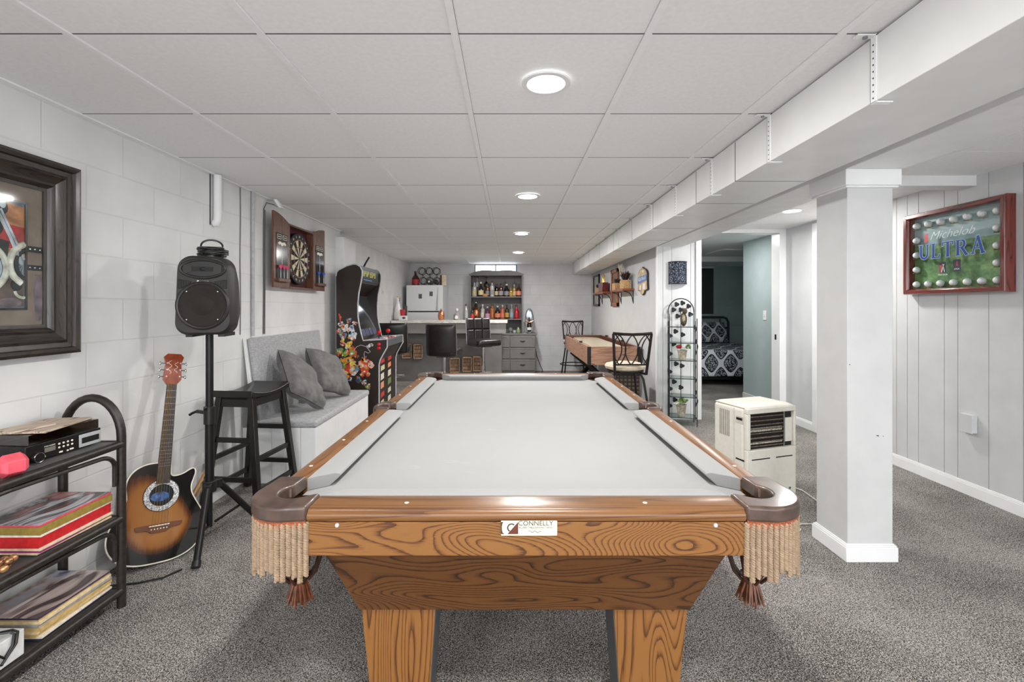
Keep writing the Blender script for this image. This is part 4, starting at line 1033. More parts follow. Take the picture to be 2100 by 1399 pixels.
for k, nn in enumerate('20 1 18 4 13 6 10 15 2 17 3 19 7 16 8 11 14 9 12 5'.split()):
    a = PI / 2 - k * PI / 10; text(nn, .026, IVORY, Matrix.Translation((.195 * math.cos(a), .195 * math.sin(a), .0368)) @ Matrix.Rotation(a - PI / 2, 4, 'Z'), bd_, name='number', ext=.0006)
# ================================================================== arcade, bar, fridge, hutch
# ------------------------------------------------------------------ arcade cabinet
ABLK = mat('arcade_dark_brown', (40, 29, 22), .35, var=.12, vs=6)
AEDGE = mat('arcade_silver_edge', (190, 190, 194), .35)
AX, AY0, AY1 = 0, 4.95, 5.70
ac = thing('arcade_cabinet', 'upright dark arcade cabinet with red joysticks and colourful side decals', 'arcade machine', T(0, 0, 0))
P0 = [(-1.832, 0), (-1.84, 1.60), (-1.832, 1.64), (-1.813, 1.663), (-1.725, 1.707), (-1.66, 1.724), (-1.625, 1.722), (-1.587, 1.70), (-1.566, 1.66), (-1.566, 1.61), (-1.578, 1.53), (-1.60, 1.425), (-1.612, 1.30), (-1.610, 1.17), (-1.597, 1.08), (-1.575, .985), (-1.555, .915), (-1.30, .929), (-1.30, .845), (-1.34, .775), (-1.375, .71), (-1.387, .66), (-1.387, 0)]
for y0, y1 in ((AY0, AY0 + .02), (AY1 - .02, AY1)):
    b = B(ABLK); b.prism(P0, y0, y1, 'xz'); sd = b.build('side_panel', ac)
    b = B(AEDGE); b.tube([(x, (y0 + y1) / 2 - .004, z) for x, z in P0[1:-1]] + [(-1.387, (y0 + y1) / 2 - .004, .02)], .0085, 6); b.build('edge_trim', sd)
    if y0 == AY0: near_side = sd
b = B(ABLK)
ya, yb = AY0 + .02, AY1 - .02
b.box(-1.83, -1.80, ya, yb, .02, 1.62)
b.box(-1.41, -1.395, ya, yb, .04, .72); b.hexa([(-1.41, ya, .70), (-1.395, ya, .70), (-1.395, yb, .70), (-1.41, yb, .70)], [(-1.33, ya, .85), (-1.315, ya, .85), (-1.315, yb, .85), (-1.33, yb, .85)])
b.hexa([(-1.83, ya, 1.60), (-1.60, ya, 1.70), (-1.60, yb, 1.70), (-1.83, yb, 1.60)], [(-1.83, ya, 1.62), (-1.60, ya, 1.715), (-1.60, yb, 1.715), (-1.83, yb, 1.62)])
b.build('front_and_back_boards', ac)
b = B(mat('deck_grey', (92, 94, 96), .35)); b.hexa([(-1.60, ya, .895), (-1.302, ya, .905), (-1.302, yb, .905), (-1.60, yb, .895)], [(-1.60, ya, .910), (-1.302, ya, .921), (-1.302, yb, .921), (-1.60, yb, .910)])
b.box(-1.316, -1.302, ya, yb, .848, .906); dk = b.build('control_deck', ac, .002)
b = B(mat('deck_art', (150, 140, 150), .4, var=.5, vs=24)); b.hexa([(-1.59, ya + .01, .9105), (-1.34, ya + .01, .9195), (-1.34, yb - .01, .9195), (-1.59, yb - .01, .9105)], [(-1.59, ya + .01, .9113), (-1.34, ya + .01, .9203), (-1.34, yb - .01, .9203), (-1.59, yb - .01, .9113)]); b.build('deck_print', dk)
b = B(mat('marquee_black', (28, 27, 26), .3)); b.hexa([(-1.60, ya, 1.545), (-1.59, ya, 1.545), (-1.59, yb, 1.545), (-1.60, yb, 1.545)], [(-1.595, ya, 1.70), (-1.585, ya, 1.70), (-1.585, yb, 1.70), (-1.595, yb, 1.70)]); mq = b.build('marquee', ac)
b = B(mat('marquee_yellow', (206, 200, 84), .4, var=.2))
rr_ = random.Random(3)
yy = ya + .08
for k in range(9):
    w_ = .056
    if k == 4: yy += .03; continue
    b.box(-1.5905, -1.586, yy, yy + .010, 1.605, 1.675); b.box(-1.5905, -1.586, yy + .032, yy + .044, 1.605 + (k % 2) * .03, 1.675); b.box(-1.5905, -1.586, yy, yy + .044, (1.663, 1.635, 1.605)[k % 3], (1.675, 1.647, 1.617)[k % 3]); yy += w_
b.m(mat('marquee_blue', (66, 116, 180), .4, var=.3)); b.prism([(ya + .06, 1.602), (ya + .48, 1.602), (ya + .40, 1.562), (ya + .12, 1.567)], -1.5925, -1.589, 'yz'); b.build('marquee_print', mq)
b = B(mat('screen_glass', (30, 31, 34), .08, coat=1)); b.hexa([(-1.585, ya, .915), (-1.575, ya, .915), (-1.575, yb, .915), (-1.585, yb, .915)], [(-1.75, ya, 1.40), (-1.74, ya, 1.40), (-1.74, yb, 1.40), (-1.75, yb, 1.40)]); sg_ = b.build('screen', ac)
b = B(ABLK); b.hexa([(-1.75, ya, 1.395), (-1.60, ya, 1.53), (-1.60, yb, 1.53), (-1.75, yb, 1.395)], [(-1.76, ya, 1.41), (-1.60, ya, 1.545), (-1.60, yb, 1.545), (-1.76, yb, 1.41)]); b.build('speaker_panel', ac)
b = B(mat('bezel_print', (60, 66, 92), .3, var=.6, vs=30))
for k in range(4): b.hexa([(-1.600 + .001, ya + .10 + k * .13, .955), (-1.5865, ya + .10 + k * .13, .955), (-1.5865, ya + .20 + k * .13, .955), (-1.599, ya + .20 + k * .13, .955)], [(-1.626, ya + .10 + k * .13, 1.03), (-1.6125, ya + .10 + k * .13, 1.03), (-1.6125, ya + .20 + k * .13, 1.03), (-1.626, ya + .20 + k * .13, 1.03)])
b.build('bezel_art', sg_)
for x, y in ((-1.43, AY0 + .16), (-1.43, AY0 + .54)):
    b = B(DARK); b.cyl((x, y, .913), (x, y, .975), .005, n=8); js = b.build('joystick', dk)
    b = B(REDP); b.ell((x, y, .992), .026); b.build('ball_top', js)
for k, (x, y, c) in enumerate(((-1.37, AY0 + .10, 1), (-1.38, AY0 + .27, 0), (-1.41, AY0 + .31, 0), (-1.38, AY0 + .35, 1), (-1.37, AY0 + .62, 0), (-1.40, AY0 + .65, 0), (-1.36, AY0 + .46, 1))):
    b = B((REDP, IVORY)[0 if c else 1]); b.cyl((x, y, .915), (x, y, .930), .016, n=14); b.build('button', dk)
for z in (.865, .825): b = B(REDP); b.ell((-1.385, AY0 - .004, z + .01), (.022, .008, .019), n=14, m=8); b.build('side_button', near_side)
# colourful generic side decals (splashes, stars and swirls)
DCOL = [mat('decal_%d' % i, c, .4, var=.18, vs=40) for i, c in enumerate(((208, 66, 34), (232, 150, 46), (120, 150, 60), (206, 210, 216), (96, 130, 160), (214, 170, 150), (150, 30, 40), (226, 200, 90), (60, 70, 96)))]
rd = random.Random(11)
def blob(b, cx, cz, r, c, y=AY0, spiky=.35, n=14, dy=.0012):
    ph = rd.random() * 6
    b.m(DCOL[c]); b.prism([(cx + r * (1 + spiky * math.sin(3 * t + ph) * (.5 + .5 * rd.random())) * math.cos(t), cz + r * 1.1 * (1 + spiky * math.cos(2 * t + ph) * (.5 + .5 * rd.random())) * math.sin(t)) for t in [2 * PI * k / n for k in range(n)]], y - dy, y + .001, 'xz')
dec = ((( -1.80, 1.01, .035, 4), (-1.79, 1.09, .03, 3), (-1.74, 1.05, .04, 3), (-1.68, 1.03, .045, 3), (-1.70, 1.13, .03, 4), (-1.64, 1.10, .025, 5), (-1.66, .96, .05, 3), (-1.76, .96, .04, 4), (-1.81, 1.02, .02, 5), (-1.79, 1.16, .012, 0), (-1.77, 1.08, .02, 5)),
       ((-1.80, .80, .045, 2), (-1.77, .89, .03, 5), (-1.70, .87, .04, 7), (-1.67, .80, .055, 0), (-1.74, .78, .035, 2), (-1.73, .70, .06, 1), (-1.68, .66, .055, 7), (-1.72, .61, .05, 0), (-1.79, .58, .035, 5), (-1.66, .58, .045, 3), (-1.62, .62, .035, 4), (-1.74, .53, .04, 1), (-1.70, .51, .03, 3), (-1.78, .64, .03, 6), (-1.62, .75, .022, 6)),
       ((-1.53, .68, .055, 0), (-1.53, .60, .05, 0), (-1.58, .66, .034, 5), (-1.47, .66, .036, 5), (-1.50, .555, .024, 0), (-1.56, .555, .024, 0), (-1.54, .72, .03, 6)),
       ((-1.60, .50, .035, 8), (-1.54, .47, .03, 3), (-1.50, .43, .03, 2), (-1.55, .25, .04, 2), (-1.56, .32, .03, 6), (-1.49, .86, .022, 3), (-1.46, .87, .016, 3)))
for g_ in dec:
    b = B()
    for i, (x, z, r, c) in enumerate(g_): blob(b, x, z, r * .86, c, spiky=.32 + .1 * (i % 3), dy=.0012 + .0003 * (i % 6))
    for i, (x, z, r, c) in enumerate(g_):
        for q in range(5): blob(b, x + r * rd.uniform(-.9, .9), z + r * rd.uniform(-.9, .9), r * rd.uniform(.18, .34), (c + rd.choice((1, 2, 3, 5, 7))) % 9, spiky=.45, n=11, dy=.0034 + .0003 * q)
    b.build('side_print', near_side, flat=True)
b = B(DCOL[0]); b.prism([(-1.815, 1.20), (-1.80, 1.20), (-1.775, 1.07), (-1.79, 1.06)], AY0 - .002, AY0 + .001, 'xz'); b.build('side_print', near_side, flat=True)
b = B(AEDGE)
b.tube([(-1.66, AY0 - .001, .80), (-1.62, AY0 - .001, .85), (-1.575, AY0 - .001, .868), (-1.52, AY0 - .001, .85), (-1.475, AY0 - .001, .795), (-1.50, AY0 - .001, .782), (-1.535, AY0 - .001, .80), (-1.545, AY0 - .001, .775), (-1.53, AY0 - .001, .70)], .003, 5)
b.build('side_outline', near_side)
FC = ((206, 196, 160), (188, 60, 50), (222, 214, 196), (120, 140, 80), (226, 150, 110), (214, 206, 120), (96, 80, 150))
FCM = [mat('label_%d' % i, c, .45, var=.12, vs=60) for i, c in enumerate(FC)]
for i, (z, h, ca, cb_) in enumerate(((.655, .05, 1, 1), (.575, .06, 0, 4), (.475, .075, 2, 2), (.38, .075, 4, 3), (.285, .06, 1, 2), (.19, .065, 0, 2), (.10, .06, 5, 6))):
    for y, c in ((AY0 + .10, ca), (AY0 + .40, cb_)):
        b = B(FCM[c]); w_ = .14 + .02 * math.sin(i * 2 + c)
        b.prism([(y + .0, z), (y + w_, z + .008), (y + w_ - .008, z + h), (y + .006, z + h - .008)], -1.3952, -1.3935, 'yz'); b.build('front_sticker', ac)
cb = B(BLACKP); cb.tube([(-1.72, 5.45, 1.705), (-1.71, 5.47, 1.74), (-1.69, 5.50, 1.80), (-1.66, 5.52, 1.86)], .011, 8); cb.ell((-1.70, 5.47, 1.715), (.03, .03, .02), n=12, m=8)
solo(cb, 'antenna', 'bent black cable end standing on top of the arcade cabinet', 'cable')

# ------------------------------------------------------------------ bar
BGRY = mat('bar_grey_paint', (112, 109, 107), .5, var=.04, vs=8)
BGRL = mat('bar_light_grey_paint', (138, 136, 134), .5, var=.03, vs=8)
mt, nt, bs = _new('white_marble'); bs.inputs['Roughness'].default_value = .2
f = noise(nt, coords(nt, (1, 3, 3)), 4, 6, .6, 1.5); nt.links.new(ramp(nt, f, [(.40, (232, 228, 220)), (.50, (196, 192, 184)), (.54, (236, 232, 225))]), bs.inputs['Base Color'])
MARB = mt
ba = thing('bar_counter', 'grey painted home bar with a white marble countertop', 'bar', T(0, 0, 0))
b = B(MARB); b.box(-1.97, -.035, 7.75, 8.28, 1.002, 1.05); b.build('countertop', ba, .004)
b = B(BGRL); b.box(-1.97, -.06, 7.79, 7.82, .83, 1.0); b.box(-.09, -.06, 7.82, 8.2, .83, 1.0); b.build('apron', ba, .003)
b = B(BGRY); b.box(-1.97, -.44, 7.98, 8.02, 0, 1.0); b.build('front_panel', ba)
b = B(BGRY); b.box(-.44, -.13, 7.84, 8.2, 0, .83); b.build('end_cabinet', ba, .003)
CRATE = wood('brown_crate', (168, 138, 110), (144, 114, 90), (96, 70, 52), 2, (3, 24), 8, .7, 0)
for (x, z, rz, w_, lab) in ((-.93, .285, .20, .17, 'brown wooden slat box on the bar front, just past the chrome stool pole'), (-.72, .30, .12, .16, 'middle brown wooden slat box on the bar front between the two stools'), (-.545, .31, -.10, .15, 'brown wooden slat box on the bar front beside the bar end cabinet'),
                     (-1.74, .53, .28, .16, 'brown wooden slat box on the bar front behind the arcade cabinet'), (-1.55, .52, .20, .15, 'brown wooden slat box on the bar front beside the dark stool back')):
    cr = thing('wooden_box', lab, 'box', T(x, 7.895, z, rz), 'slat boxes on the bar front')
    b = B(CRATE); h = .125
    b.box(-w_ / 2, w_ / 2, .045, .055, -h, h)
    for a0, a1, z0, z1 in ((-w_ / 2, w_ / 2, -h, -h + .02), (-w_ / 2, w_ / 2, h - .02, h), (-w_ / 2, -w_ / 2 + .015, -h, h), (w_ / 2 - .015, w_ / 2, -h, h)): b.box(a0, a1, -.03, .045, z0, z1)
    b.build('case', cr, .002)
    for k in range(3): b = B(CRATE); b.box(-w_ / 2 + .02, w_ / 2 - .02, .02, .028, -h + .035 + k * .065, -h + .085 + k * .065); b.build('slat', cr)

# stools
PU = mat('black_leatherette', (30, 27, 25), .32, var=.12, vs=30)
def bar_stool(label, x, y, rz, zs, zb=.99):
    t = thing('bar_stool', label, 'stool', T(x, y, 0, rz), 'bar stools')      # faces +y locally
    b = B(CHROME); b.lathe([(0, 0), (.20, 0), (.20, .008), (.17, .016), (.06, .03), (.045, .06), (0, .06)], n=36); b.build('base', t)
    b = B(CHROME); b.cyl((0, 0, .05), (0, 0, .40), .027, n=18); b.cyl((0, 0, .40), (0, 0, zs - .055), .019, n=18); b.build('column', t)
    b = B(CHROME); b.tube([(0, .03, .30), (-.10, .05, .30), (-.14, .12, .30), (-.10, .19, .30), (0, .215, .30), (.10, .19, .30), (.14, .12, .30), (.10, .05, .30)], .011, 8, True); b.build('footrest', t)
    b = B(CHROME); b.tube([(0, 0, zs - .06), (.08, -.02, zs - .075), (.15, -.03, zs - .07)], .006, 8); b.build('lever', t)
    b = B(BLACKP); b.box(-.09, .09, -.09, .09, zs - .065, zs - .05); b.build('seat_plate', t)
    b = B(PU); b.ell((0, .01, zs), (.215, .205, .052), .38, 32, 14); b.build('seat', t)
    # padded back, gently curved, six stitched pads on the front
    def back_pt(u, v, off):
        a = u * .205; yb = -.185 - .03 * (v) + .025 * (u * u) * 1.2
        return (a, yb + off, zs - .03 + (zb - zs + .03) * (v))
    b = B(PU)
    def rimmed(u, v): return max(0, (1 - abs(2 * u - 1) ** 7) * (1 - abs(2 * v - 1) ** 7)) ** .5
    def ff(u, v):
        t_ = rimmed(u, v); gx = min(abs(u - 1 / 3), abs(u - 2 / 3)); gz = abs(v - .55)
        gr = 1 - .5 * math.exp(-(gx / .016) ** 2) - 0; gr2 = 1 - .5 * math.exp(-(gz / .016) ** 2)
        s_ = .985 + .015 * t_
        return back_pt((2 * u - 1) * s_, v * .985 + .0075, .036 * t_ * min(gr, gr2))
    def fb(u, v): return back_pt((2 * u - 1) * (.985 + .015 * rimmed(u, v)), v * .985 + .0075, -.022 * rimmed(u, v))
    b.grid(ff, 42, 42); b.grid(fb, 20, 20); b.build('backrest', t, ang=60)
    for s_ in (-1, 1): b = B(STEEL); b.tube([back_pt(s_ * .99, v / 6, 0) for v in range(7)], .008, 6); b.build('back_edge', t)
    return t
bar_stool('black bar stool seen from behind in front of the bar, beside the quilted one', -.875, 6.30, math.radians(-8), .665, 1.045)
bar_stool('black bar stool with quilted backrest turned towards the pool table', -.385, 6.95, math.radians(-148), .745, 1.11)
bar_stool('black bar stool seen from behind, half hidden by the arcade cabinet', -1.60, 6.45, math.radians(6), .69, 1.06)

# items on the bar
gs_ = thing('goose_bottle', 'tall white ceramic goose-shaped bottle on the bar behind the arcade cabinet', 'bottle', T(-1.912, 7.99, 1.051))
b = B(mat('white_ceramic', (238, 236, 232), .2)); b.lathe([(.055, 0), (.07, .01), (.072, .08), (.055, .18), (.034, .27), (.022, .33), (.024, .36), (.020, .385), (0, .392)], n=28); b.build('body', gs_)
b = B(mat('beak_tan', (200, 150, 100), .4)); b.ell((.03, -.01, .372), (.028, .010, .008), n=14, m=8); b.ell((-.005, 0, .39), (.014, .014, .014), n=12, m=8); b.build('beak', gs_)
o = solo(B(mat('dark_tumbler', (60, 56, 54), .3)).lathe([(.028, 0), (.034, .24), (.030, .24), (.026, .01), (0, .01)], n=20), 'tumbler', 'tall dark tumbler behind the white goose bottle', 'cup', T(-1.80, 8.05, 1.051))
o = solo(B(mat('brown_post', (92, 62, 40), .5)).lathe([(.018, 0), (.018, .36), (.012, .385), (0, .385)], n=16), 'wooden_bottle', 'slim brown bottle behind the goose bottle', 'bottle', T(-1.93, 8.14, 1.051))
rc = B(mat('red_cup', (196, 46, 56), .4)); rc.lathe([(.034, 0), (.044, .10), (.046, .102), (.042, .102), (.031, .006), (0, .006)], n=22); solo(rc, 'cup', 'red plastic cup standing on the small white box on the bar', 'cup', T(-1.80, 7.85, 1.1268))
wx = thing('snack_box', 'small white box with a dark oval mark beside the red cup', 'box', T(-1.79, 7.85, 1.051))
b = B(WHITE); b.box(-.065, .065, -.045, .045, 0, .075); b.build('carton', wx, .003)
b = B(mat('oval_mark', (92, 52, 40), .5)); b.ell((.02, -.0455, .038), (.028, .0015, .018), n=18, m=6); b.build('oval_mark', wx)
cp = thing('pineapple_cup', 'copper pineapple cup on the bar counter in front of the fridge', 'cup', T(-1.165, 7.95, 1.051))
mt, nt, bs = _new('copper_quilted'); bs.inputs['Metallic'].default_value = 1; bs.inputs['Roughness'].default_value = .28
v_ = nd(nt, 'ShaderNodeTexVoronoi'); v_.inputs['Scale'].default_value = 60; nt.links.new(coords(nt), v_.inputs['Vector']); bump(nt, bs, v_.outputs['Distance'], .6, .006); bs.inputs['Base Color'].default_value = s2l((214, 140, 100))
b = B(mt); b.lathe([(.035, 0), (.05, .02), (.056, .07), (.05, .12), (.036, .145), (0, .147)], n=28); b.build('body', cp)
b = B(COPPER)
for k in range(9):
    a = k * 2 * PI / 9; r = .016 + .028 * (k % 2)
    b.add([(.008 * math.cos(a + 1.2), .008 * math.sin(a + 1.2), .145), (.008 * math.cos(a - 1.2), .008 * math.sin(a - 1.2), .145), (r * math.cos(a), r * math.sin(a), .205 - .015 * (k % 2)), (.003 * math.cos(a), .003 * math.sin(a), .15)], [(0, 1, 2), (0, 2, 3), (1, 3, 2), (0, 3, 1)])
b.build('leaves', cp)
DG = mat('dark_glass', (22, 20, 20), .12, coat=.6)
def bottle(label, x, y, z, h, r, cg, cl, cc, grp, wide=False, cat='bottle', tilt=0):
    t = thing('bottle', label, cat, T(x, y, z + .0007, rd.random() * .4 - .2), grp)
    r *= 1.14; sh_ = .66 if not wide else .56
    b = B(cg); b.lathe([(r * .9, 0), (r, .008), (r, h * .48), (r * .86, h * sh_), (r * .36, h * .74), (r * .30, h * .9), (r * .34, h * .91), (r * .34, h * .93), (0, h * .93)], n=20); b.build('glass_body', t)
    if cl: b = B(cl); b.lathe([(r * 1.015, h * .10), (r * 1.015, h * .42)], n=20, cap=False); b.build('label', t)
    b = B(cc); b.lathe([(r * .37, h * .88), (r * .37, h), (0, h)], n=14); b.build('cap', t)
    return t
bt = lambda n_, c, r_=.15, tr=0: mat('bottle_' + n_, c, r_, var=.06, coat=.5)
CG, AMB, RDG, ORG, PUR, CLR, BLK_, GRN = bt('clear', (150, 150, 146)), bt('amber', (120, 66, 24)), bt('red', (120, 20, 24)), bt('orange', (190, 112, 58)), bt('purple', (88, 40, 74)), bt('frost', (196, 196, 194)), bt('black', (26, 22, 22)), bt('green', (34, 46, 30))
LW, LC, LR, LB, LY, LS, LO, LPK = [mat('blabel_%d' % i, c, .5, var=.15, vs=80) for i, c in enumerate(((226, 222, 214), (220, 200, 150), (170, 40, 40), (150, 176, 196), (196, 150, 60), (150, 150, 152), (226, 130, 96), (206, 150, 170)))]
LD = mat('label_dark', (40, 36, 40), .5)
# decanter etc. behind the counter edge
dcn = thing('decanter', 'glass decanter with a white label on the bar beside the hutch', 'decanter', T(-.91, 8.05, 1.051))
b = B(bt('decanter_grey', (150, 140, 142))); b.lathe([(.05, 0), (.058, .008), (.058, .085), (.03, .11), (.018, .135), (.02, .145), (0, .145)], n=24); b.build('body', dcn)
b = B(CLR); b.ell((0, 0, .172), (.03, .03, .032), n=16, m=10); b.build('stopper', dcn)
b = B(LW); b.prism([(-.025, .02), (.025, .02), (.025, .06), (.015, .075), (-.015, .075), (-.025, .06)], -.0595, -.0575, 'xz'); b.build('label', dcn)
bottle('slim bottle with dark silver cap on the bar next to the decanter', -.76, 8.12, 1.05, .275, .030, CG, LS, BLK_, None)
bottle('small dark bottle with red label on the bar by the hutch side', -.66, 8.2, 1.05, .23, .026, BLK_, LR, BLK_, None)

# ------------------------------------------------------------------ fridge
fz = thing('refrigerator', 'white top-freezer refrigerator behind the bar', 'refrigerator', T(-1.57, 8.6, 0))
FW = mat('appliance_white', (230, 231, 231), .35, var=.01)
b = B(FW); b.box(-.335, .335, .055, .68, .02, 1.68); b.build('body', fz, .008)
b = B(FW); b.box(-.335, .335, 0, .05, 1.195, 1.675); d1 = b.build('freezer_door', fz, .012, 3)
b = B(FW); b.box(-.335, .335, 0, .05, .06, 1.175); d2 = b.build('fridge_door', fz, .012, 3)
b = B(DARK); b.box(-.30, .30, .02, .06, 1.174, 1.197); b.build('door_gap', fz)
b = B(mat('handle_shade_grey', (176, 178, 178), .4)); b.hexa([(.215, -.010, 1.21), (.25, -.010, 1.21), (.25, .001, 1.21), (.215, .001, 1.21)], [(.245, -.004, 1.64), (.255, -.004, 1.64), (.255, .001, 1.64), (.245, .001, 1.64)]); b.build('handle', d1, .003)  # grey strip paints in the shade of the door's integrated handle
for x, z, lab in ((-.075, 1.47, 'small dark photo magnet on the freezer door, lower of the two'), (.125, 1.515, 'small dark photo magnet near the freezer handle')):
    b = B(mat('magnet_photo', (80, 80, 78), .5, var=.5, vs=60)); b.box(-.03, .03, -.003, -.0005, -.042, .042); solo(b, 'magnet', lab, 'magnet', T(-1.57 + x, 8.6 - .001, z), 'fridge magnets')
FT = 1.68
b_ = bottle('round red-brown bottle with a red label on top of the fridge', -1.78, 8.84, FT, .27, .062, bt('maroon', (66, 20, 18)), LR, BLK_, None, True)
wr = thing('wine_rack', 'black scrolled metal wine rack of rings on top of the fridge', 'wine rack', T(-1.545, 8.98, FT + .0016))
RX = Euler((PI / 2, 0, 0)).to_matrix()
rk = mat('rack_dark_iron', (62, 46, 44), .5, metal=.4)
for k in range(3):
    for y in (-.07, .07): b = B(rk); b.torus((-.14 + k * .14, y, .280), .066, .0055, 28, 6, R=RX); b.build('ring', wr)
for k in range(3):
    for y in (-.07, .07): b = B(rk); b.torus((-.11 + k * .13, y, .092 + .0), .064, .0055, 28, 6, R=RX); b.build('ring', wr)
b = B(rk)
for y in (-.07, .07):
    for k in range(3): b.tube([(-.14 + k * .14, y, .214), (-.12 + k * .13, y, .19), (-.11 + k * .13, y, .156)], .005, 6)
    b.tube([(-.20, y, .005), (.19, y, .005)], .005, 6)
for x in (-.20, 0, .19): b.tube([(x, -.07, .005), (x, .07, .005)], .005, 6)
b.tube([(-.11, -.07, .028), (-.11, .07, .028)], .0045, 6); b.tube([(-.07, -.07, .28), (-.07, .07, .28)], .0045, 6); b.tube([(.07, -.07, .28), (.07, .07, .28)], .0045, 6)
b.build('frame', wr)
for k, lab in ((1, 'dark bottle lying in the middle lower ring of the wine rack'), (2, 'dark bottle lying in the lower ring of the wine rack nearest the floral box')):
    wbt = thing('wine_bottle', lab, 'bottle', FR((-1.545 - .11 + k * .13, 8.86, FT + .075), (1, 0, 0), (0, 0, 1)) , 'bottles in the wine rack')
    b = B(DG); b.cyl((0, 0, .02), (0, 0, -.16), .038, n=20); b.build('glass_body', wbt)
    b = B(LW if k == 1 else LD); b.cyl((0, 0, .021), (0, 0, .025), .022, n=16); b.build('base_mark', wbt)
fbx = thing('floral_box', 'tall wooden gift box with floral front on top of the fridge', 'box', T(-1.268, 8.93, FT + .001))
b = B(mat('box_dark_brown', (60, 40, 28), .5)); b.box(-.052, -.02, -.07, .07, 0, .20); b.build('side', fbx)
b = B(mat('floral_paper', (226, 206, 176), .5, var=.14, vs=34)); b.box(-.02, .06, -.06, .07, 0, .205); b.build('front', fbx, .002)
wbx = B(mat('white_card', (232, 232, 226), .5)); wbx.box(-.05, .05, -.05, .05, 0, .19); solo(wbx, 'white_box', 'plain white box beside the floral box on the fridge edge', 'box', T(-1.20 + .02, 9.05, FT), bev=.002) if False else None

# ------------------------------------------------------------------ dresser with hutch
HG = mat('hutch_grey_paint', (118, 115, 112), .45, var=.04, vs=8)
HGD = mat('hutch_inner_grey', (104, 99, 97), .55, var=.04, vs=8)
dr_ = thing('dresser', 'grey painted dresser with moulded drawers behind the bar end', 'dresser', T(-.255, 8.98, 0))
b = B(HG); b.box(-.745, .745, -.215, .225, .06, .745); b.box(-.73, .73, -.20, .22, 0, .06); b.build('carcass', dr_, .003)
b = B(HG); b.box(-.765, .765, -.235, .23, .745, .776); b.build('top', dr_, .006)
for c, (x0, x1) in enumerate(((-.735, -.265), (-.255, .255), (.265, .735))):
    for r, (z0, z1) in enumerate(((.08, .285), (.30, .50), (.515, .735))):
        b = B(HG); b.box(x0, x1, -.232, -.214, z0, z1); dd = b.build('drawer', dr_, .009, 3)
        b = B(HG)
        if r == 2: b.tube([(x0 + .03, -.233, .66), (x0 + .07, -.233, .705), (x1 - .07, -.233, .705), (x1 - .03, -.233, .66)], .005, 6)
        else: b.tube([(x0 + .02, -.233, z1 - .02), (x1 - .02, -.233, z1 - .02)], .004, 6)
        b.build('moulding', dd)
        if c != 1 or 1:
            xm, zm = (x0 + x1) / 2, (z0 + z1) / 2
            b = B(BLACKM); b.prism([(xm - .06, zm + .012), (xm + .06, zm + .012), (xm + .03, zm - .004), (xm, zm - .014), (xm - .03, zm - .004)], -.2345, -.232, 'xz'); b.tube([(xm - .035, -.235, zm + .004), (xm - .025, -.25, zm - .004), (xm + .025, -.25, zm - .004), (xm + .035, -.235, zm + .004)], .004, 6); b.build('handle', dd)
hu = thing('hutch', 'grey painted hutch of open shelves holding liquor bottles', 'shelf', T(-.255, 9.0, .776))
zb = .776
b = B(HGD); b.box(-.50, .50, .27, .285, 0, 1.13); b.build('back_panel', hu)
for s_ in (-1, 1):
    b = B(HG); b.box(min(s_ * .505, s_ * .485), max(s_ * .505, s_ * .485), -.02, .285, 0, 1.125); b.build('side', hu, .003)
for z in (1.046, 1.476): b = B(HG); b.box(-.487, .487, -.015, .27, z - zb - .022, z - zb); b.build('shelf', hu, .003)
b = B(HG); b.box(-.51, .51, -.03, .285, 1.10, 1.125)
b.prism([(-.515, 1.10), (.515, 1.10), (.515, 1.13), (.46, 1.155), (.36, 1.19), (.25, 1.205), (.12, 1.20), (0, 1.19), (-.12, 1.20), (-.25, 1.205), (-.36, 1.19), (-.46, 1.155), (-.515, 1.13)], -.045, -.02, 'xz'); b.box(-.53, .53, -.055, -.01, 1.118, 1.132); b.build('crown', hu, .003)
for x in (-.40, -.22, .17, .36):
    for s_ in (-1, 1): b = B(BLACKM); b.box(x + s_ * .027 - .003, x + s_ * .027 + .003, -.01, .22, 1.085, 1.10); b.build('glass_rail', hu)
for x, lab, gm in ((-.385, 'frosted stemmed glass hanging at the window side end under the hutch top', CLR), (-.205, 'dark stemmed glass hanging under the hutch top above the cream-label bottle', DG), (.165, 'clear wine glass hanging third under the hutch top', GLASS), (.355, 'clear wine glass hanging last under the hutch top', GLASS)):
    wg = thing('wine_glass', lab, 'glass', T(-.255 + x, 9.222, 0), 'stemware hanging under the hutch top')
    b = B(gm); z0 = zb + 1.078
    b.lathe([(.036, z0), (.034, z0 + .003), (.005, z0 - .003), (.004, z0 - .075), (.008, z0 - .08), (.034, z0 - .105), (.042, z0 - .14), (.036, z0 - .185)] , n=20, cap=False); b.build('glass', wg)
gU = 'bottles on the upper hutch shelf'; gL = 'bottles on the lower hutch shelf'
zu, zl = 1.476, 1.046
X_ = lambda px, y: (px - 1045) * y / 957
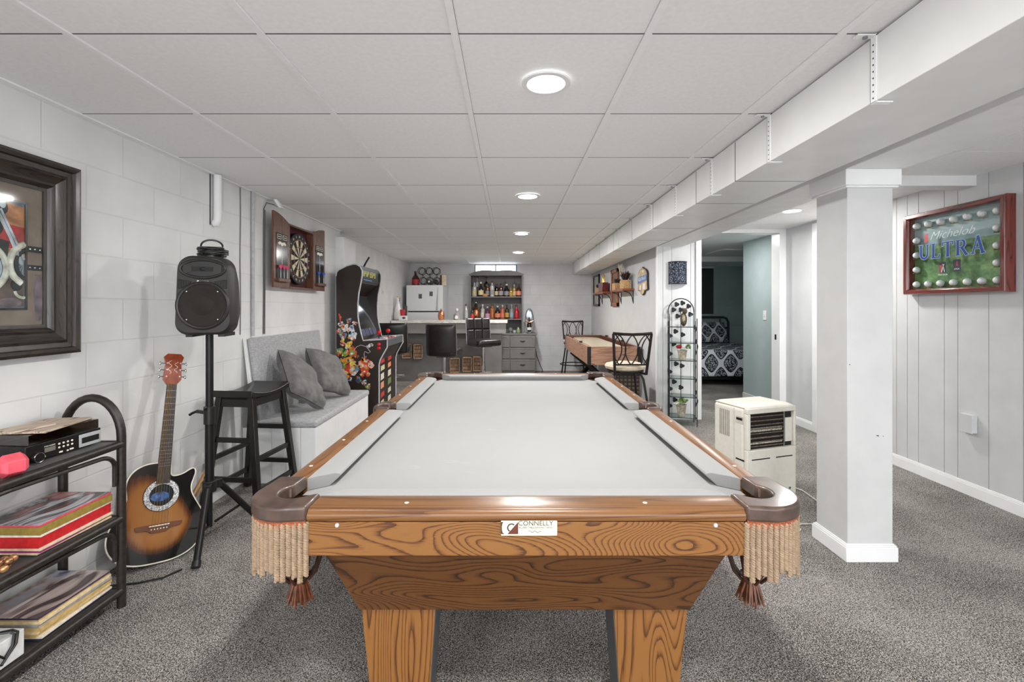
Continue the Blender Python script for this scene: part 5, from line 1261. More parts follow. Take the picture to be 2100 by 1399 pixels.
up = ((973.0, 9.06, .275, .042, CLR, LC, CLR, 'pale clear bottle with cream bands, first on the upper hutch shelf'), (986.2, 9.08, .28, .046, BLK_, LC, IVORY, 'black bottle with a cream label on the upper hutch shelf'),
      (999.8, 9.12, .255, .040, AMB, LS, BLK_, 'amber bottle with a grey label behind the small barrel'), (1009.2, 9.05, .30, .038, CLR, LS, RDG, 'tall frosted bottle with a dark red cap on the upper hutch shelf'),
      (1018.6, 9.08, .245, .040, BLK_, LC, GRN, 'dark bottle with a tall pale label on the upper hutch shelf'), (1027.2, 9.06, .25, .042, bt('oxblood', (76, 26, 24)), LS, BLK_, 'dark red bottle with a grey label on the upper hutch shelf'),
      (1039.0, 9.05, .245, .050, BLK_, LS, IVORY, 'squat black bottle with a round grey label under the hanging glass'), (1047.8, 9.10, .16, .030, bt('gold', (176, 140, 60)), LY, BRASS, 'short gold bottle on the upper hutch shelf'),
      (1054.5, 9.06, .235, .036, bt('honey', (190, 150, 70)), LC, CLR, 'honey coloured bottle with a pale cap on the upper hutch shelf'), (1063.6, 9.07, .24, .046, bt('brown', (70, 36, 26)), LO, BLK_, 'brown bottle with an orange label, last on the upper hutch shelf'))
for i_, (px, y, h, r, g, l, c, lab) in enumerate(up): y = 9.03 if i_ % 2 else 9.125; bottle(lab, X_(px, y), y, zu, h, r, g, l, c, gU, r > .045)
lo_ = ((989.7, 9.06, .28, .040, CLR, LW, IVORY, 'clear bottle with a white label beside the copper mug on the lower hutch shelf'), (999.7, 9.07, .235, .042, PUR, LPK, CLR, 'purple bottle with pink label on the lower hutch shelf'), (1009.5, 9.06, .285, .044, ORG, ORG, BLK_, 'orange bottle with a dark cap on the lower hutch shelf'),
       (1020.3, 9.05, .25, .050, BLK_, LO, CLR, 'squat black bottle with an orange label on the lower hutch shelf'), (1030.6, 9.06, .265, .042, bt('rose', (200, 106, 84)), LO, CLR, 'rose coloured bottle with a pale cap on the lower hutch shelf'), (1039.6, 9.07, .275, .036, GRN, LY, BLK_, 'slim dark green bottle with gold label on the lower hutch shelf'),
       (1049.3, 9.06, .275, .040, CG, LB, LS, 'clear bottle with a pale blue label on the lower hutch shelf'), (1059.2, 9.04, .27, .046, bt('crimson', (176, 16, 30)), LR, BLK_, 'wide crimson bottle, last on the lower hutch shelf'))
for i_, (px, y, h, r, g, l, c, lab) in enumerate(lo_): y = 9.03 if i_ % 2 else 9.13; bottle(lab, X_(px, y), y, zl, h, r, g, l, c, gL, r > .045)
mg = thing('copper_decanter', 'large copper pineapple decanter on the lower hutch shelf', 'decanter', T(X_(976.2, 9.05), 9.05, zl + .0008))
b = B(bpy.data.materials['copper_quilted']); b.lathe([(.06, 0), (.075, .03), (.078, .09), (.06, .15), (.045, .18), (0, .182)], n=28); b.build('body', mg)
b = B(COPPER); b.lathe([(.05, .17), (.062, .22), (.04, .19)], n=10, cap=False); b.build('leaves', mg)
b = B(DARK); b.lathe([(.03, .18), (.03, .27), (.018, .28), (0, .28)], n=16); b.build('neck', mg)
b = B(CHROME); b.ell((0, 0, .31), .028); b.build('stopper', mg)
brl = B(mat('barrel_tan', (200, 150, 96), .5)); brl.lathe([(.018, -.05), (.026, -.025), (.028, 0), (.026, .025), (.018, .05)], (0, 0, .028), 18, R=Euler((0, PI / 2, 0)).to_matrix()); brl.box(-.035, .035, -.012, .012, 0, .006)
solo(brl, 'wooden_barrel', 'small tan wooden barrel lying on the upper hutch shelf', 'barrel', T(X_(994.5, 8.99), 9.005, zu + .0008))
zd = .776
gb = B(mat('glass_grey_ball', (120, 124, 122), .1, coat=.8)); gb.ell((0, 0, .058), (.045, .045, .05), n=20, m=12); gb.lathe([(.03, 0), (.026, .012), (.02, .014)], n=16); solo(gb, 'glass_globe', 'grey glass globe under the lower hutch shelf', 'ornament', T(X_(1047, 8.95), 8.99, zd))
gb = B(mat('blue_white_china', (170, 180, 200), .2, var=.4, vs=80)); gb.lathe([(.02, 0), (.032, .02), (.03, .045), (.02, .05), (0, .05)], n=18); solo(gb, 'china_jar', 'small blue and white china jar under the hutch shelf', 'jar', T(X_(1055, 8.95), 8.97, zd))
gb = B(mat('green_glass', (140, 160, 110), .15, coat=.6)); gb.lathe([(.035, 0), (.042, .03), (.03, .075), (.016, .095), (.016, .11), (0, .11)], n=20); solo(gb, 'green_jar', 'green glass jar under the hutch shelf beside the silver stand', 'jar', T(X_(1063, 8.97), 9.0, zd))
gb = B(STEEL); gb.box(-.03, .03, -.03, .03, 0, .008); gb.cyl((0, 0, 0), (0, 0, .19), .012, n=14); gb.ell((0, 0, .20), (.016, .016, .02), n=12, m=8); solo(gb, 'silver_stand', 'slim silver bottle pourer stand on the dresser by the hutch side', 'stand', T(.262 + .02, 8.83, zd))
ov = thing('oval_bottle_rack', 'oval wire bottle holder with a dark bottle on the dresser end', 'bottle holder', T(.375, 8.86, zd + .001))
b = B(STEEL)
for y in (-.05, .05): b.tube([(.078 * math.cos(t), y, .235 + .225 * math.sin(t)) for t in [2 * PI * k / 40 for k in range(40)]], .007, 8, True)
b.tube([(-.03, -.05, .0275), (-.03, .05, .0275)], .006, 6); b.tube([(.03, -.05, .0275), (.03, .05, .0275)], .006, 6); b.build('frame', ov)
b = B(mat('mirror_oval', (150, 156, 162), .15, metal=.6)); b.ell((0, .045, .335), (.068, .003, .105), n=28, m=8); b.build('oval_plate', ov)
b = B(COPPER); b.tube([(-.075, -.05, .235), (-.03, -.055, .215), (0, -.055, .205), (.03, -.055, .215), (.075, -.05, .235)], .011, 8); b.build('copper_band', ov)
b = B(BLK_); b.lathe([(.042, .03), (.046, .04), (.046, .16), (.03, .20), (.015, .235), (.015, .30), (0, .30)], n=20); bb_ = b.build('dark_bottle', ov)
b = B(LW); b.lathe([(.047, .06), (.047, .11)], n=20, cap=False); b.build('label', bb_)
cb = B(BLACKP); cb.tube([(.50, 9.27, .60), (.515, 9.27, .45), (.54, 9.26, .30), (.60, 9.25, .14), (.65, 9.22, .03), (.655, 9.15, .006), (.62, 9.10, .006)], .006, 6); solo(cb, 'power_cable', 'thin black power cable hanging beside the dresser', 'cable')
b = B(mat('plug_white', (225, 225, 222), .4)); b.box(-.03, .03, -.05, .05, 0, .006); b.box(-.02, .02, -.03, .0, .006, .03); solo(b, 'wall_plate', 'white wall thermostat plate on the block wall behind the arcade cabinet', 'wall plate', WL(XL2 + .001, 7.3, 1.52), bev=.002)
# ================================================================== right side
# ------------------------------------------------------------------ shuffleboard table
SHW = wood('shuffle_wood', (176, 134, 108), (158, 116, 92), (118, 82, 62), 1, (1.2, 14), 14, .5, .1)
SHX = wood('shuffle_wood_end', (176, 134, 108), (158, 116, 92), (118, 82, 62), 0, (1.2, 14), 14, .5, .1)
SHI = wood('shuffle_inner', (110, 66, 46), (92, 52, 36), (60, 32, 22), 1, (1.2, 14), 10, .4, .2)
sb_ = thing('shuffleboard_table', 'long wooden shuffleboard table with black corner brackets along the grey wall', 'game table', T(1.300, 7.0, 0))
hx_, hy_, z0, z1 = .325, 1.21, .55, .78
for s_ in (-1, 1):
    b = B(SHW); b.box(min(s_ * hx_, s_ * (hx_ - .022)), max(s_ * hx_, s_ * (hx_ - .022)), -hy_, hy_, z0, z1); sd_ = b.build('side_board', sb_, .003)
    b = B(SHI); b.box(min(s_ * (hx_ - .022), s_ * (hx_ - .0245)), max(s_ * (hx_ - .022), s_ * (hx_ - .0245)), -hy_ + .024, hy_ - .024, z0 + .1, z1 - .003); b.build('inner_lining', sd_)
    b = B(SHX); b.box(-hx_ + .022, hx_ - .022, min(s_ * hy_, s_ * (hy_ - .022)), max(s_ * hy_, s_ * (hy_ - .022)), z0, z1); sd_ = b.build('end_board', sb_, .003)
    b = B(SHI); b.box(-hx_ + .025, hx_ - .025, min(s_ * (hy_ - .022), s_ * (hy_ - .0245)), max(s_ * (hy_ - .022), s_ * (hy_ - .0245)), z0 + .1, z1 - .003); b.build('inner_lining', sd_)
b = B(mat('shuffle_bed', (232, 214, 178), .25, var=.03, coat=.4))
bp = [(x, y) for x, y in arc((0, -hy_ + .26), .21, 180, 360, 20)] + [(x, y) for x, y in arc((0, hy_ - .26), .21, 0, 180, 20)]
b.prism(bp, z1 - .055, z1 - .032); b.build('playfield', sb_, .003)
b = B(mat('gutter_cloth', (58, 48, 44), .9)); b.box(-hx_ + .023, hx_ - .023, -hy_ + .023, hy_ - .023, z0 + .02, z0 + .10); b.build('gutter', sb_)
b = B(SHX); b.box(-hx_ + .03, hx_ - .03, -hy_ + .03, -hy_ + .16, z1 - .05, z1 - .004) if 0 else None
for sx in (-1, 1):
    for sy in (-1, 1):
        b = B(BLACKM); x, y = sx * hx_, sy * hy_
        b.box(min(x + sx * .002, x - sx * .035), max(x + sx * .002, x - sx * .035), min(y + sy * .003, y), max(y + sy * .003, y), z0, z1 - .002); b.box(min(x + sx * .003, x), max(x + sx * .003, x), min(y + sy * .002, y - sy * .05), max(y + sy * .002, y - sy * .05), z0, z1 - .002); b.build('corner_bracket', sb_)
for x, y in ((-hx_ - .003, -.55), (hx_ - .03, -.35), (-hx_ - .003, .95), (hx_ - .03, .75)):
    b = B(BLACKP); b.box(x, x + .03, y - .035, y + .035, z1 + .001, z1 + .024); b.box(x, x + .03, y + .04, y + .06, z1 + .001, z1 + .016); b.build('score_clip', sb_, .002)
for y in (-.85, .75):
    b = B(BLACKM)
    b.bar((-.27, y - .18, .05), (.27, y + .05, z0 - .03), .05, .05); b.bar((.27, y - .18, .05), (-.27, y + .05, z0 - .03), .05, .05); b.bar((-.28, y - .18, .02), (.28, y - .18, .02), .05, .035); b.bar((-.28, y + .05, z0 - .02), (.28, y + .05, z0 - .02), .05, .035); b.build('cross_leg', sb_, .003)
# ------------------------------------------------------------------ metal counter chairs
CHM = mat('chair_black_iron', (34, 30, 28), .4, metal=.4)
SEATF = fabric('beige_seat_fabric', (206, 188, 164), (228, 214, 194), (60, 60, 60), .9, .2)
def chair(label, M):
    t = thing('counter_chair', label, 'chair', M, 'iron chairs at the shuffleboard table')   # back rest at -y
    zs, zt = .64, 1.0
    b = B(SEATF); b.lathe([(.17, zs - .035), (.205, zs - .02), (.215, zs + .005), (.20, zs + .028), (.14, zs + .042), (0, zs + .046)], n=36); b.build('seat', t)
    b = B(CHM); b.torus((0, 0, zs - .045), .185, .011, 32, 8); b.build('seat_ring', t)
    for sx in (-1, 1):
        for sy in (-1, 1):
            b = B(CHM); b.tube([(sx * .12, sy * .12, zs - .05), (sx * .15, sy * .15, zs - .12), (sx * .185, sy * .185, .25), (sx * .214, sy * .214, .006)], .0125, 8); b.build('leg', t)
    b = B(CHM); b.torus((0, 0, .22), .262, .010, 36, 8); b.build('foot_ring', t)
    b = B(CHM); b.tube([(0, -.13, zs - .08), (-.06, -.05, zs - .09)], .008, 6) if 0 else None
    for sx in (-1, 1):
        b = B(CHM); b.bar((sx * .162, -.20, zs - .065), (sx * .195, -.265, zt), .024, .022, up=(0, 1, 0)); b.bar((sx * .162, -.20, zs - .06), (sx * .12, -.14, zs - .05), .02, .02); b.build('back_post', t, .002)
    yb = lambda z: -.20 - .065 * (z - zs + .06) / (zt - zs + .06)
    b = B(CHM); b.tube([(-.20, yb(zt), zt + .004), (-.10, yb(zt) - .012, zt - .004), (0, yb(zt) - .016, zt - .008), (.10, yb(zt) - .012, zt - .004), (.20, yb(zt), zt + .004)], .015, 8); b.build('top_rail', t)
    b = B(CHM)
    zl_, zh = zs + .04, zt - .012
    b.tube([(-.165, yb(zl_), zl_), (.165, yb(zl_), zl_)], .009, 6)
    # two families of interlaced arcs
    for cx in (-.12, 0, .12):
        for s_ in (-1, 1):
            pts = []
            for k in range(13):
                v = k / 12; z = zl_ + (zh - zl_) * v; x = cx + s_ * .062 * math.sin(PI * v) ** .8 - s_ * 0; pts.append((max(-.185, min(.185, x * (1 + .12 * v))), yb(z) - .003 * s_, z))
            b.tube(pts, .0065, 6)
    for cx in (-.185, .185):
        s_ = 1 if cx < 0 else -1
        pts = [(cx * .93 + s_ * .07 * math.sin(PI * k / 12) ** .8, yb(zl_ + (zh - zl_) * k / 12), zl_ + (zh - zl_) * k / 12) for k in range(13)]; b.tube(pts, .0065, 6)
    b.build('back_lattice', t)
    return t
ch = chair('black iron counter chair with beige seat at the near end of the shuffleboard table', T(1.235, 4.99, 0, math.radians(2)))
dup(ch, T(1.20, 8.62, 0, math.radians(180)), 'black iron counter chair at the far end of the shuffleboard table by the block wall')
mt, nt, bs = _new('plaid_check'); bs.inputs['Roughness'].default_value = .8
tc = nt.nodes.new('ShaderNodeTexCoord').outputs['Object']; sp = nt.nodes.new('ShaderNodeSeparateXYZ'); nt.links.new(tc, sp.inputs[0])
def stripe(out): return math_(nt, 'LESS_THAN', math_(nt, 'FRACT', math_(nt, 'MULTIPLY', out, 22)), .42)
nt.links.new(ramp(nt, math_(nt, 'DIVIDE', math_(nt, 'ADD', math_(nt, 'ADD', stripe(sp.outputs['X']), stripe(sp.outputs['Z'])), stripe(sp.outputs['Y'])), 2.5), [(0, (176, 160, 138)), (.4, (112, 96, 80)), (.8, (56, 48, 42))]), bs.inputs['Base Color'])
bx = thing('storage_hamper', 'plaid checked storage hamper behind the near iron chair', 'hamper', T(1.33, 5.42, 0))
b = B(mt); b.box(-.15, .15, -.12, .12, 0, .50); b.build('body', bx, .012)
b = B(mt); b.box(-.155, .155, -.125, .125, .50, .535); b.build('lid', bx, .01)
b = B(BLACKP); b.box(-.1555, .1555, -.1255, -.12, .49, .503); b.build('rim', bx)

# ------------------------------------------------------------------ wall shelf and things on the grey wall
xw = lambda y: 1.667 - (y - 5.30) * .034 / 4.0
SHF = wood('red_brown_shelf', (150, 84, 48), (128, 66, 36), (84, 40, 22), 1, (1.5, 18), 9, .4, .2)
TANP = wood('tan_planter', (214, 172, 122), (196, 150, 100), (160, 116, 72), 1, (3, 20), 6, .6, 0)
def wshelf(label, y0, y1, z):
    t = thing('wall_shelf', label, 'shelf', T(0, 0, z), 'shelves on the grey wall')
    b = B(SHF); b.box(xw(y1) - .15, xw(y1) - .001, y0, y1, -.03, 0); b.build('board', t, .002)
    for y in (y0 + .05, y1 - .08):
        b = B(BLACKM); x = xw(y)
        b.box(x - .006, x - .001, y - .012, y + .012, -.20, -.03); b.box(x - .14, x - .001, y - .012, y + .012, -.036, -.03)
        b.tube([(x - .13, y, -.036), (x - .06, y, -.055), (x - .02, y, -.11), (x - .006, y, -.18)], .006, 6); b.build('bracket', t)
wshelf('red-brown wall shelf nearer the shield sign, carrying the spiky succulent', 6.20, 6.98, 1.52)
wshelf('red-brown wall shelf nearer the block end wall, carrying the red lantern', 7.50, 8.32, 1.52)
def frame(name, label, y0, y1, z0, z1, fm, im, fw_=.035):
    t = thing(name, label, 'picture', WR(xw((y0 + y1) / 2) - .004, (y0 + y1) / 2, (z0 + z1) / 2), None); a, c = (y1 - y0) / 2, (z1 - z0) / 2
    b = B(fm); b.box(-a, a, -c, -c + fw_, 0, .025); b.box(-a, a, c - fw_, c, 0, .025); b.box(-a, -a + fw_, -c, c, 0, .025); b.box(a - fw_, a, -c, c, 0, .025); b.build('frame', t, .003)
    b = B(im); b.box(-a + fw_, a - fw_, -c + fw_, c - fw_, .002, .006); b.build('print', t)
frame('picture_frame', 'tall black framed picture on the grey wall near the far corner', 8.45, 9.0, 1.29, 1.87, BLACKW, mat('pic_grey', (170, 168, 160), .4, var=.2, vs=10))
frame('picture_frame', 'tall brown wood framed picture between the two wall shelves', 7.02, 7.47, 1.28, 1.86, SHF, mat('pic_brown', (110, 90, 74), .4, var=.35, vs=14), .06)
zs_ = 1.5207
DPL = mat('dark_succulent', (50, 34, 34), .5, var=.4, vs=40)
def planter(label, y, w_, h, pm, leafh, spread, n_, x=None):
    t = thing('planter', label, 'planter', T((xw(y) - .075) if x is None else x, y, zs_), 'planters on the wall shelves')
    b = B(pm); b.box(-.05, .05, -w_ / 2, w_ / 2, 0, h); b.build('box', t, .003)
    b = B(DPL)
    for k in range(n_):
        a = k * 2.399; r = spread * (.35 + .65 * ((k * 7) % n_) / n_); cx, cy = .02 * math.cos(a), .03 * math.sin(a)
        p0 = Vector((cx, cy * 1.5, h - .005)); p1 = p0 + Vector((r * math.cos(a) * .22, r * math.sin(a), leafh * (1 - .5 * r / spread)))
        m_ = (p0 + p1) / 2 + Vector((0, 0, leafh * .12))
        b.tube([p0, m_, p1], [.006, .009, .0012], 5)
    b.build('succulent', t)
planter('small tan planter with a dark plant at the far end of the wall shelves', 8.22, .13, .085, TANP, .10, .09, 16)
planter('tan planter with a dark low succulent beside the brown framed picture', 6.86, .20, .10, TANP, .10, .13, 22)
planter('pale tan planter with a spiky dark succulent near the shelf end', 6.38, .24, .115, TANP, .16, .20, 34)
rl = thing('lantern', 'dark red beaded glass lantern on the wall shelf', 'lantern', T(xw(7.78) - .08, 7.80, zs_))
mt2 = mat('dark_red_bead', (92, 22, 22), .25, var=.5, vs=60, bs_=.6, coat=.4)
b = B(mt2); b.box(-.05, .05, -.17, .17, .008, .155); b.build('body', rl, .008)
b = B(SHF); b.box(-.055, .055, -.175, .175, 0, .008); b.build('base', rl)
b = B(BRASS)
for k in range(6): b.tube([(0, -.10 + .04 * k, .155), (.01, -.105 + .042 * k, .20 + .02 * (k % 2)), (0, -.11 + .045 * k, .24 + .025 * (k % 3))], .004, 5); b.ell((0, -.11 + .045 * k, .245 + .025 * (k % 3)), .012, n=8, m=6)
b.build('twigs', rl)
va = thing('glass_vase', 'clear glass vase with pale feathery stems behind the spiky succulent', 'vase', T(xw(6.6) - .045, 6.64, zs_))
b = B(GLASS); b.lathe([(.04, 0), (.042, .15), (.040, .15)], n=20, cap=False); b.build('glass', va)
b = B(mat('pampas', (214, 204, 192), .8, var=.15))
for k in range(16):
    a = k * 2.4; r = .03 + .12 * (k / 16); p1 = (.25 * r * math.cos(a) - .02, r * math.sin(a) * .6 + .02, .30 + .05 * math.sin(k)); b.tube([(0, 0, .02), (p1[0] * .5, p1[1] * .5, .18), p1], [.0018, .0022, .0016], 5); b.ell(p1, (.012, .012, .03), n=8, m=6)
b.build('stems', va)
va = thing('glass_vase', 'slim clear glass cylinder at the near end of the wall shelf', 'vase', T(xw(6.24) - .035, 6.235, zs_))
b = B(GLASS); b.lathe([(.025, 0), (.025, .17), (.023, .17)], n=18, cap=False); b.build('glass', va)
# shield sign
sg = thing('shield_sign', 'tan shield-shaped wall sign with a blue band on the grey wall', 'sign', WR(xw(5.765) - .003, 5.765, 1.59))
q = [(0, .178), (.06, .155), (.12, .145), (.17, .12), (.20, .08), (.195, .03), (.20, -.05), (.215, -.105), (.17, -.115), (.10, -.12), (.06, -.155), (0, -.175)]
sh_o = q + [(-x, z) for x, z in q[-2:0:-1]]
b = B(mat('sign_dark_edge', (56, 46, 40), .5)); b.prism(sh_o, 0, .020); b.build('board', sg, .003)
b = B(mat('sign_tan', (196, 170, 132), .5, var=.18, vs=20)); b.prism([(x * .94, z * .94) for x, z in sh_o], .020, .0215); fc = b.build('face', sg)
b = B(mat('sign_blue', (104, 128, 182), .5, var=.12)); b.prism([(-.198, -.03), (.19, .0), (.192, .075), (-.19, .06)], .0215, .024); bn = b.build('band', sg)
b = B(mat('sign_pale', (232, 230, 220), .5))
for k in range(6):
    x = -.15 + k * .054; b.tube([(x, .0 + .004 * k, .0245), (x + .012, .045 + .003 * k, .0245), (x + .026, .004 + .004 * k, .0245)] if k % 2 else [(x + .03, .045, .0245), (x + .004, .042, .0245), (x + .004, .01 + .003 * k, .0245), (x + .03, .008 + .003 * k, .0245)], .004, 5)
b.build('band_lettering', bn)
b = B(mat('sign_pale_b', (236, 232, 222), .5)); b.prism([(-.13, -.10), (-.05, -.105), (-.05, -.045), (-.12, -.05)], .0215, .023); b.prism([(.02, -.105), (.12, -.10), (.11, -.03), (.03, -.035)], .0215, .023); b.ell((.03, .12, .022), (.03, .018, .002), n=16, m=6); b.build('emblem', fc)

# ------------------------------------------------------------------ sconce and plant stand on the stub wall
sc_ = thing('wall_sconce', 'half-round pierced dark metal wall sconce on the white panelled wall', 'sconce', WC(1.897, 5.2735, 1.655))
mt, nt, bs = _new('pierced_metal'); bs.inputs['Roughness'].default_value = .4; bs.inputs['Metallic'].default_value = .5
v = nd(nt, 'ShaderNodeTexVoronoi'); v.inputs['Scale'].default_value = 75; nt.links.new(coords(nt), v.inputs['Vector'])
nt.links.new(ramp(nt, v.outputs['Distance'], [(.12, (190, 200, 214)), (.34, (72, 80, 98)), (.7, (30, 34, 44))]), bs.inputs['Base Color']); bump(nt, bs, v.outputs['Distance'], .5, .006)
b = B(mt); n = 20
op = [(.10 * math.cos(PI * k / n), .095 * math.sin(PI * k / n)) for k in range(n + 1)]; ip = [(.095 * math.cos(PI * k / n), .09 * math.sin(PI * k / n)) for k in range(n + 1)]
rings = []
for y in (-.122, .122): rings.append([(x, y, z) for x, z in op] + [(x, y, z) for x, z in ip[::-1]])
b.loft(rings); b.build('shade', sc_)
b = B(BLACKM); b.tube([(x, .122, z) for x, z in op], .005, 6); b.tube([(x, -.122, z) for x, z in op], .005, 6); b.box(-.1, .1, -.12, .12, 0, .004); b.build('rim', sc_)

ps = thing('plant_stand', 'narrow iron etagere plant stand with leaf ornaments and glass shelves', 'plant stand', T(0, 0, 0))
IRON = mat('iron_grey', (58, 60, 64), .45, metal=.5)
LEAF = mat('leaf_ornament', (34, 34, 38), .5, metal=.3, var=.3)
FL, FRt, BR, BL = Vector((1.72, 5.02, 0)), Vector((1.985, 4.94, 0)), Vector((2.03, 5.14, 0)), Vector((1.775, 5.225, 0))
for p, zt in ((FL, 1.20), (FRt, 1.15), (BR, 1.22), (BL, 1.22)): b = B(IRON); b.cyl((p.x, p.y, 0), (p.x, p.y, zt), .005, n=8); b.build('post', ps)
b = B(IRON); mid = (BL + BR) / 2; hw2 = (BR - BL) / 2
b.tube([tuple(mid - hw2 * math.cos(PI * k / 18) + Vector((0, 0, 1.22 + .145 * math.sin(PI * k / 18)))) for k in range(19)], .006, 8); b.build('arch', ps)
b = B(IRON)
for f_ in (.5,): p = BL.lerp(BR, f_); b.cyl((p.x, p.y, .09), (p.x, p.y, 1.22), .004, n=6)
for a, c in ((FL, BL), (FRt, BR)): p = a.lerp(c, .5); b.cyl((p.x, p.y, .05), (p.x, p.y, 1.12), .004, n=6)
b.build('vine_rod', ps)
SG = glassy('shelf_glass', (196, 214, 208), alpha=2)
for z in (1.06, .888, .70, .507, .31, .09):
    b = B(IRON); 
    for a, c in ((FL, FRt), (FRt, BR), (BR, BL), (BL, FL)): b.tube([(a.x, a.y, z - .004), (c.x, c.y, z - .004)], .0042, 6)
    o = b.build('shelf', ps)
    b = B(SG); k = .96; cc_ = (FL + FRt + BR + BL) / 4
    q4 = [tuple(cc_ + (p - cc_) * k) for p in (FL, FRt, BR, BL)]
    b.hexa([(x, y, z - .003) for x, y, _ in q4], [(x, y, z) for x, y, _ in q4]); b.build('glass', o)
def ivy(b, c, s_, a, out):
    ex = Vector(out).normalized(); ey = Vector((0, 0, 1)); 
    pts = []
    for k in range(15):
        t = 2 * PI * k / 15 + a; r = s_ * (.62 + .38 * abs(math.cos(1.5 * t)))
        pts.append(Vector(c) + ex * r * math.cos(t) + ey * r * math.sin(t))
    nrm = ex.cross(ey) * .002
    n = len(pts); b.add([tuple(p + nrm) for p in pts] + [tuple(p - nrm) for p in pts], [tuple(range(n)), tuple(range(2 * n - 1, n - 1, -1))] + [(i, i + n, (i + 1) % n + n, (i + 1) % n) for i in range(n)])
ex_ = (BR - BL); 
for i, (f_, z) in enumerate(((.32, 1.30), (.55, 1.315), (.78, 1.28), (.2, 1.24), (.48, 1.24), (.36, 1.17), (.85, 1.19), (.28, 1.0), (.55, .965), (.2, .86), (.3, .64), (.52, .62), (.22, .44), (.48, .38), (.25, .24), (.05, .17), (.06, .75), (.06, .95), (.05, .55), (.06, .36))):
    b = B(LEAF); p = BL.lerp(BR, f_); ivy(b, (p.x, p.y - .012, z), .030, i * .7, ex_); b.build('leaf', ps)
for i, (f_, z) in enumerate(((.5, 1.03), (.4, .9), (.5, .78), (.6, .62), (.5, .48), (.45, .35), (.5, .22), (.95, 1.05), (.02, .85), (.03, .27))):
    b = B(LEAF); p = FRt.lerp(BR, f_); ivy(b, (p.x + .006, p.y, z), .028, i * .9, BR - FRt + Vector((.08, 0, 0))); b.build('leaf', ps)
for i, (f_, z) in enumerate(((.5, 1.0), (.5, .72), (.5, .46), (.1, .3), (.1, .16), (.5, .58))):
    b = B(LEAF); p = FL.lerp(BL, f_); ivy(b, (p.x - .006, p.y, z), .028, i * .9, BL - FL + Vector((.08, 0, 0))); b.build('leaf', ps)
# pots on the stand
POT = mat('aged_tin', (176, 166, 148), .5, metal=.2, var=.22, vs=40)
LGR = mat('leaf_green', (126, 146, 84), .6, var=.3, vs=40)
def pot(label, x, y, z, r, h, tall=False):
    t = thing('flower_pot', label, 'flower pot', T(x, y, z + .001), 'pots on the iron stand')
    b = B(POT); b.lathe([(r * .72, 0), (r, h), (r * 1.04, h), (r * 1.04, h - .008), (r * .98, h - .008)], n=22, cap=False); b.lathe([(r * .72, 0.001), (0, .001)], n=22, cap=False); b.lathe([(r * .95, h - .012), (0, h - .012)], n=22, cap=False); b.build('pot', t)
    return t
p1 = pot('tin flower pot with a red rose on the third shelf of the iron stand', 1.872, 5.06, .70, .05, .10)
b = B(mat('rose_red', (170, 26, 34), .6, var=.25, vs=80))
for k in range(9): b.ell((-.04 + .012 * math.cos(k * 2.4), -.01 + .012 * math.sin(k * 2.4), .135 + .006 * (k % 3)), (.019, .019, .016), n=10, m=6)
b.build('rose', p1)
b = B(mat('petal_white', (236, 232, 226), .6))
for k in range(8): b.ell((.008 + .02 * math.cos(k * 2.4), .012 * math.sin(k * 2.4), .112 + .006 * (k % 3)), (.014, .014, .010), n=8, m=6)
b.build('white_petals', p1)
b = B(LGR)
for k in range(12): b.ell((.065 + .018 * math.cos(k * 2.4), .016 * math.sin(k * 2.4), .125 + .011 * (k % 4)), (.014, .012, .008), n=8, m=6)
b.build('leaves', p1)
p2 = pot('tin flower pot with pale green leaves on the bottom shelf of the iron stand', 1.862, 5.06, .09, .052, .125)
b = B(LGR)
for k in range(20): b.ell((.02 + .05 * math.cos(k * 2.4) * (k / 20), .03 * math.sin(k * 2.4), .15 + .012 * (k % 4)), (.018, .014, .010), n=8, m=6, R=Euler((k, k * .7, 0)).to_matrix())
b.build('leaves', p2)
b = B(mat('petal_cream', (226, 222, 200), .6))
for k in range(9): b.ell((-.055 + .018 * math.cos(k * 2.4), .015 * math.sin(k * 2.4), .125 + .008 * (k % 3)), (.013, .013, .010), n=8, m=6)
b.build('petals', p2)
ow = thing('twig_ornament', 'brown twig owl ornament on the top shelf of the iron stand', 'ornament', T(1.895, 5.08, 1.0612))
b = B(mat('brown_bark', (74, 60, 48), .8, var=.5, vs=50, bs_=.6)); b.ell((0, 0, .075), (.036, .03, .075), n=16, m=10); b.ell((.008, -.01, .165), (.028, .026, .032), n=14, m=8)
for s_ in (-1, 1): b.tube([(.008 + s_ * .014, -.01, .18), (.008 + s_ * .022, -.01, .205)], [.008, .002], 6)
b.build('body', ow)
b = B(mat('moss_grey', (150, 142, 120), .9, var=.4, vs=60)); b.ell((-.01, -.024, .085), (.018, .012, .04), n=12, m=8); b.build('breast', ow)
gj = B(GLASS); gj.lathe([(.03, 0), (.032, .13), (.03, .13)], n=18, cap=False); solo(gj, 'glass_jar', 'clear glass jar beside the owl ornament on the iron stand', 'jar', T(1.968, 5.065, 1.0612))

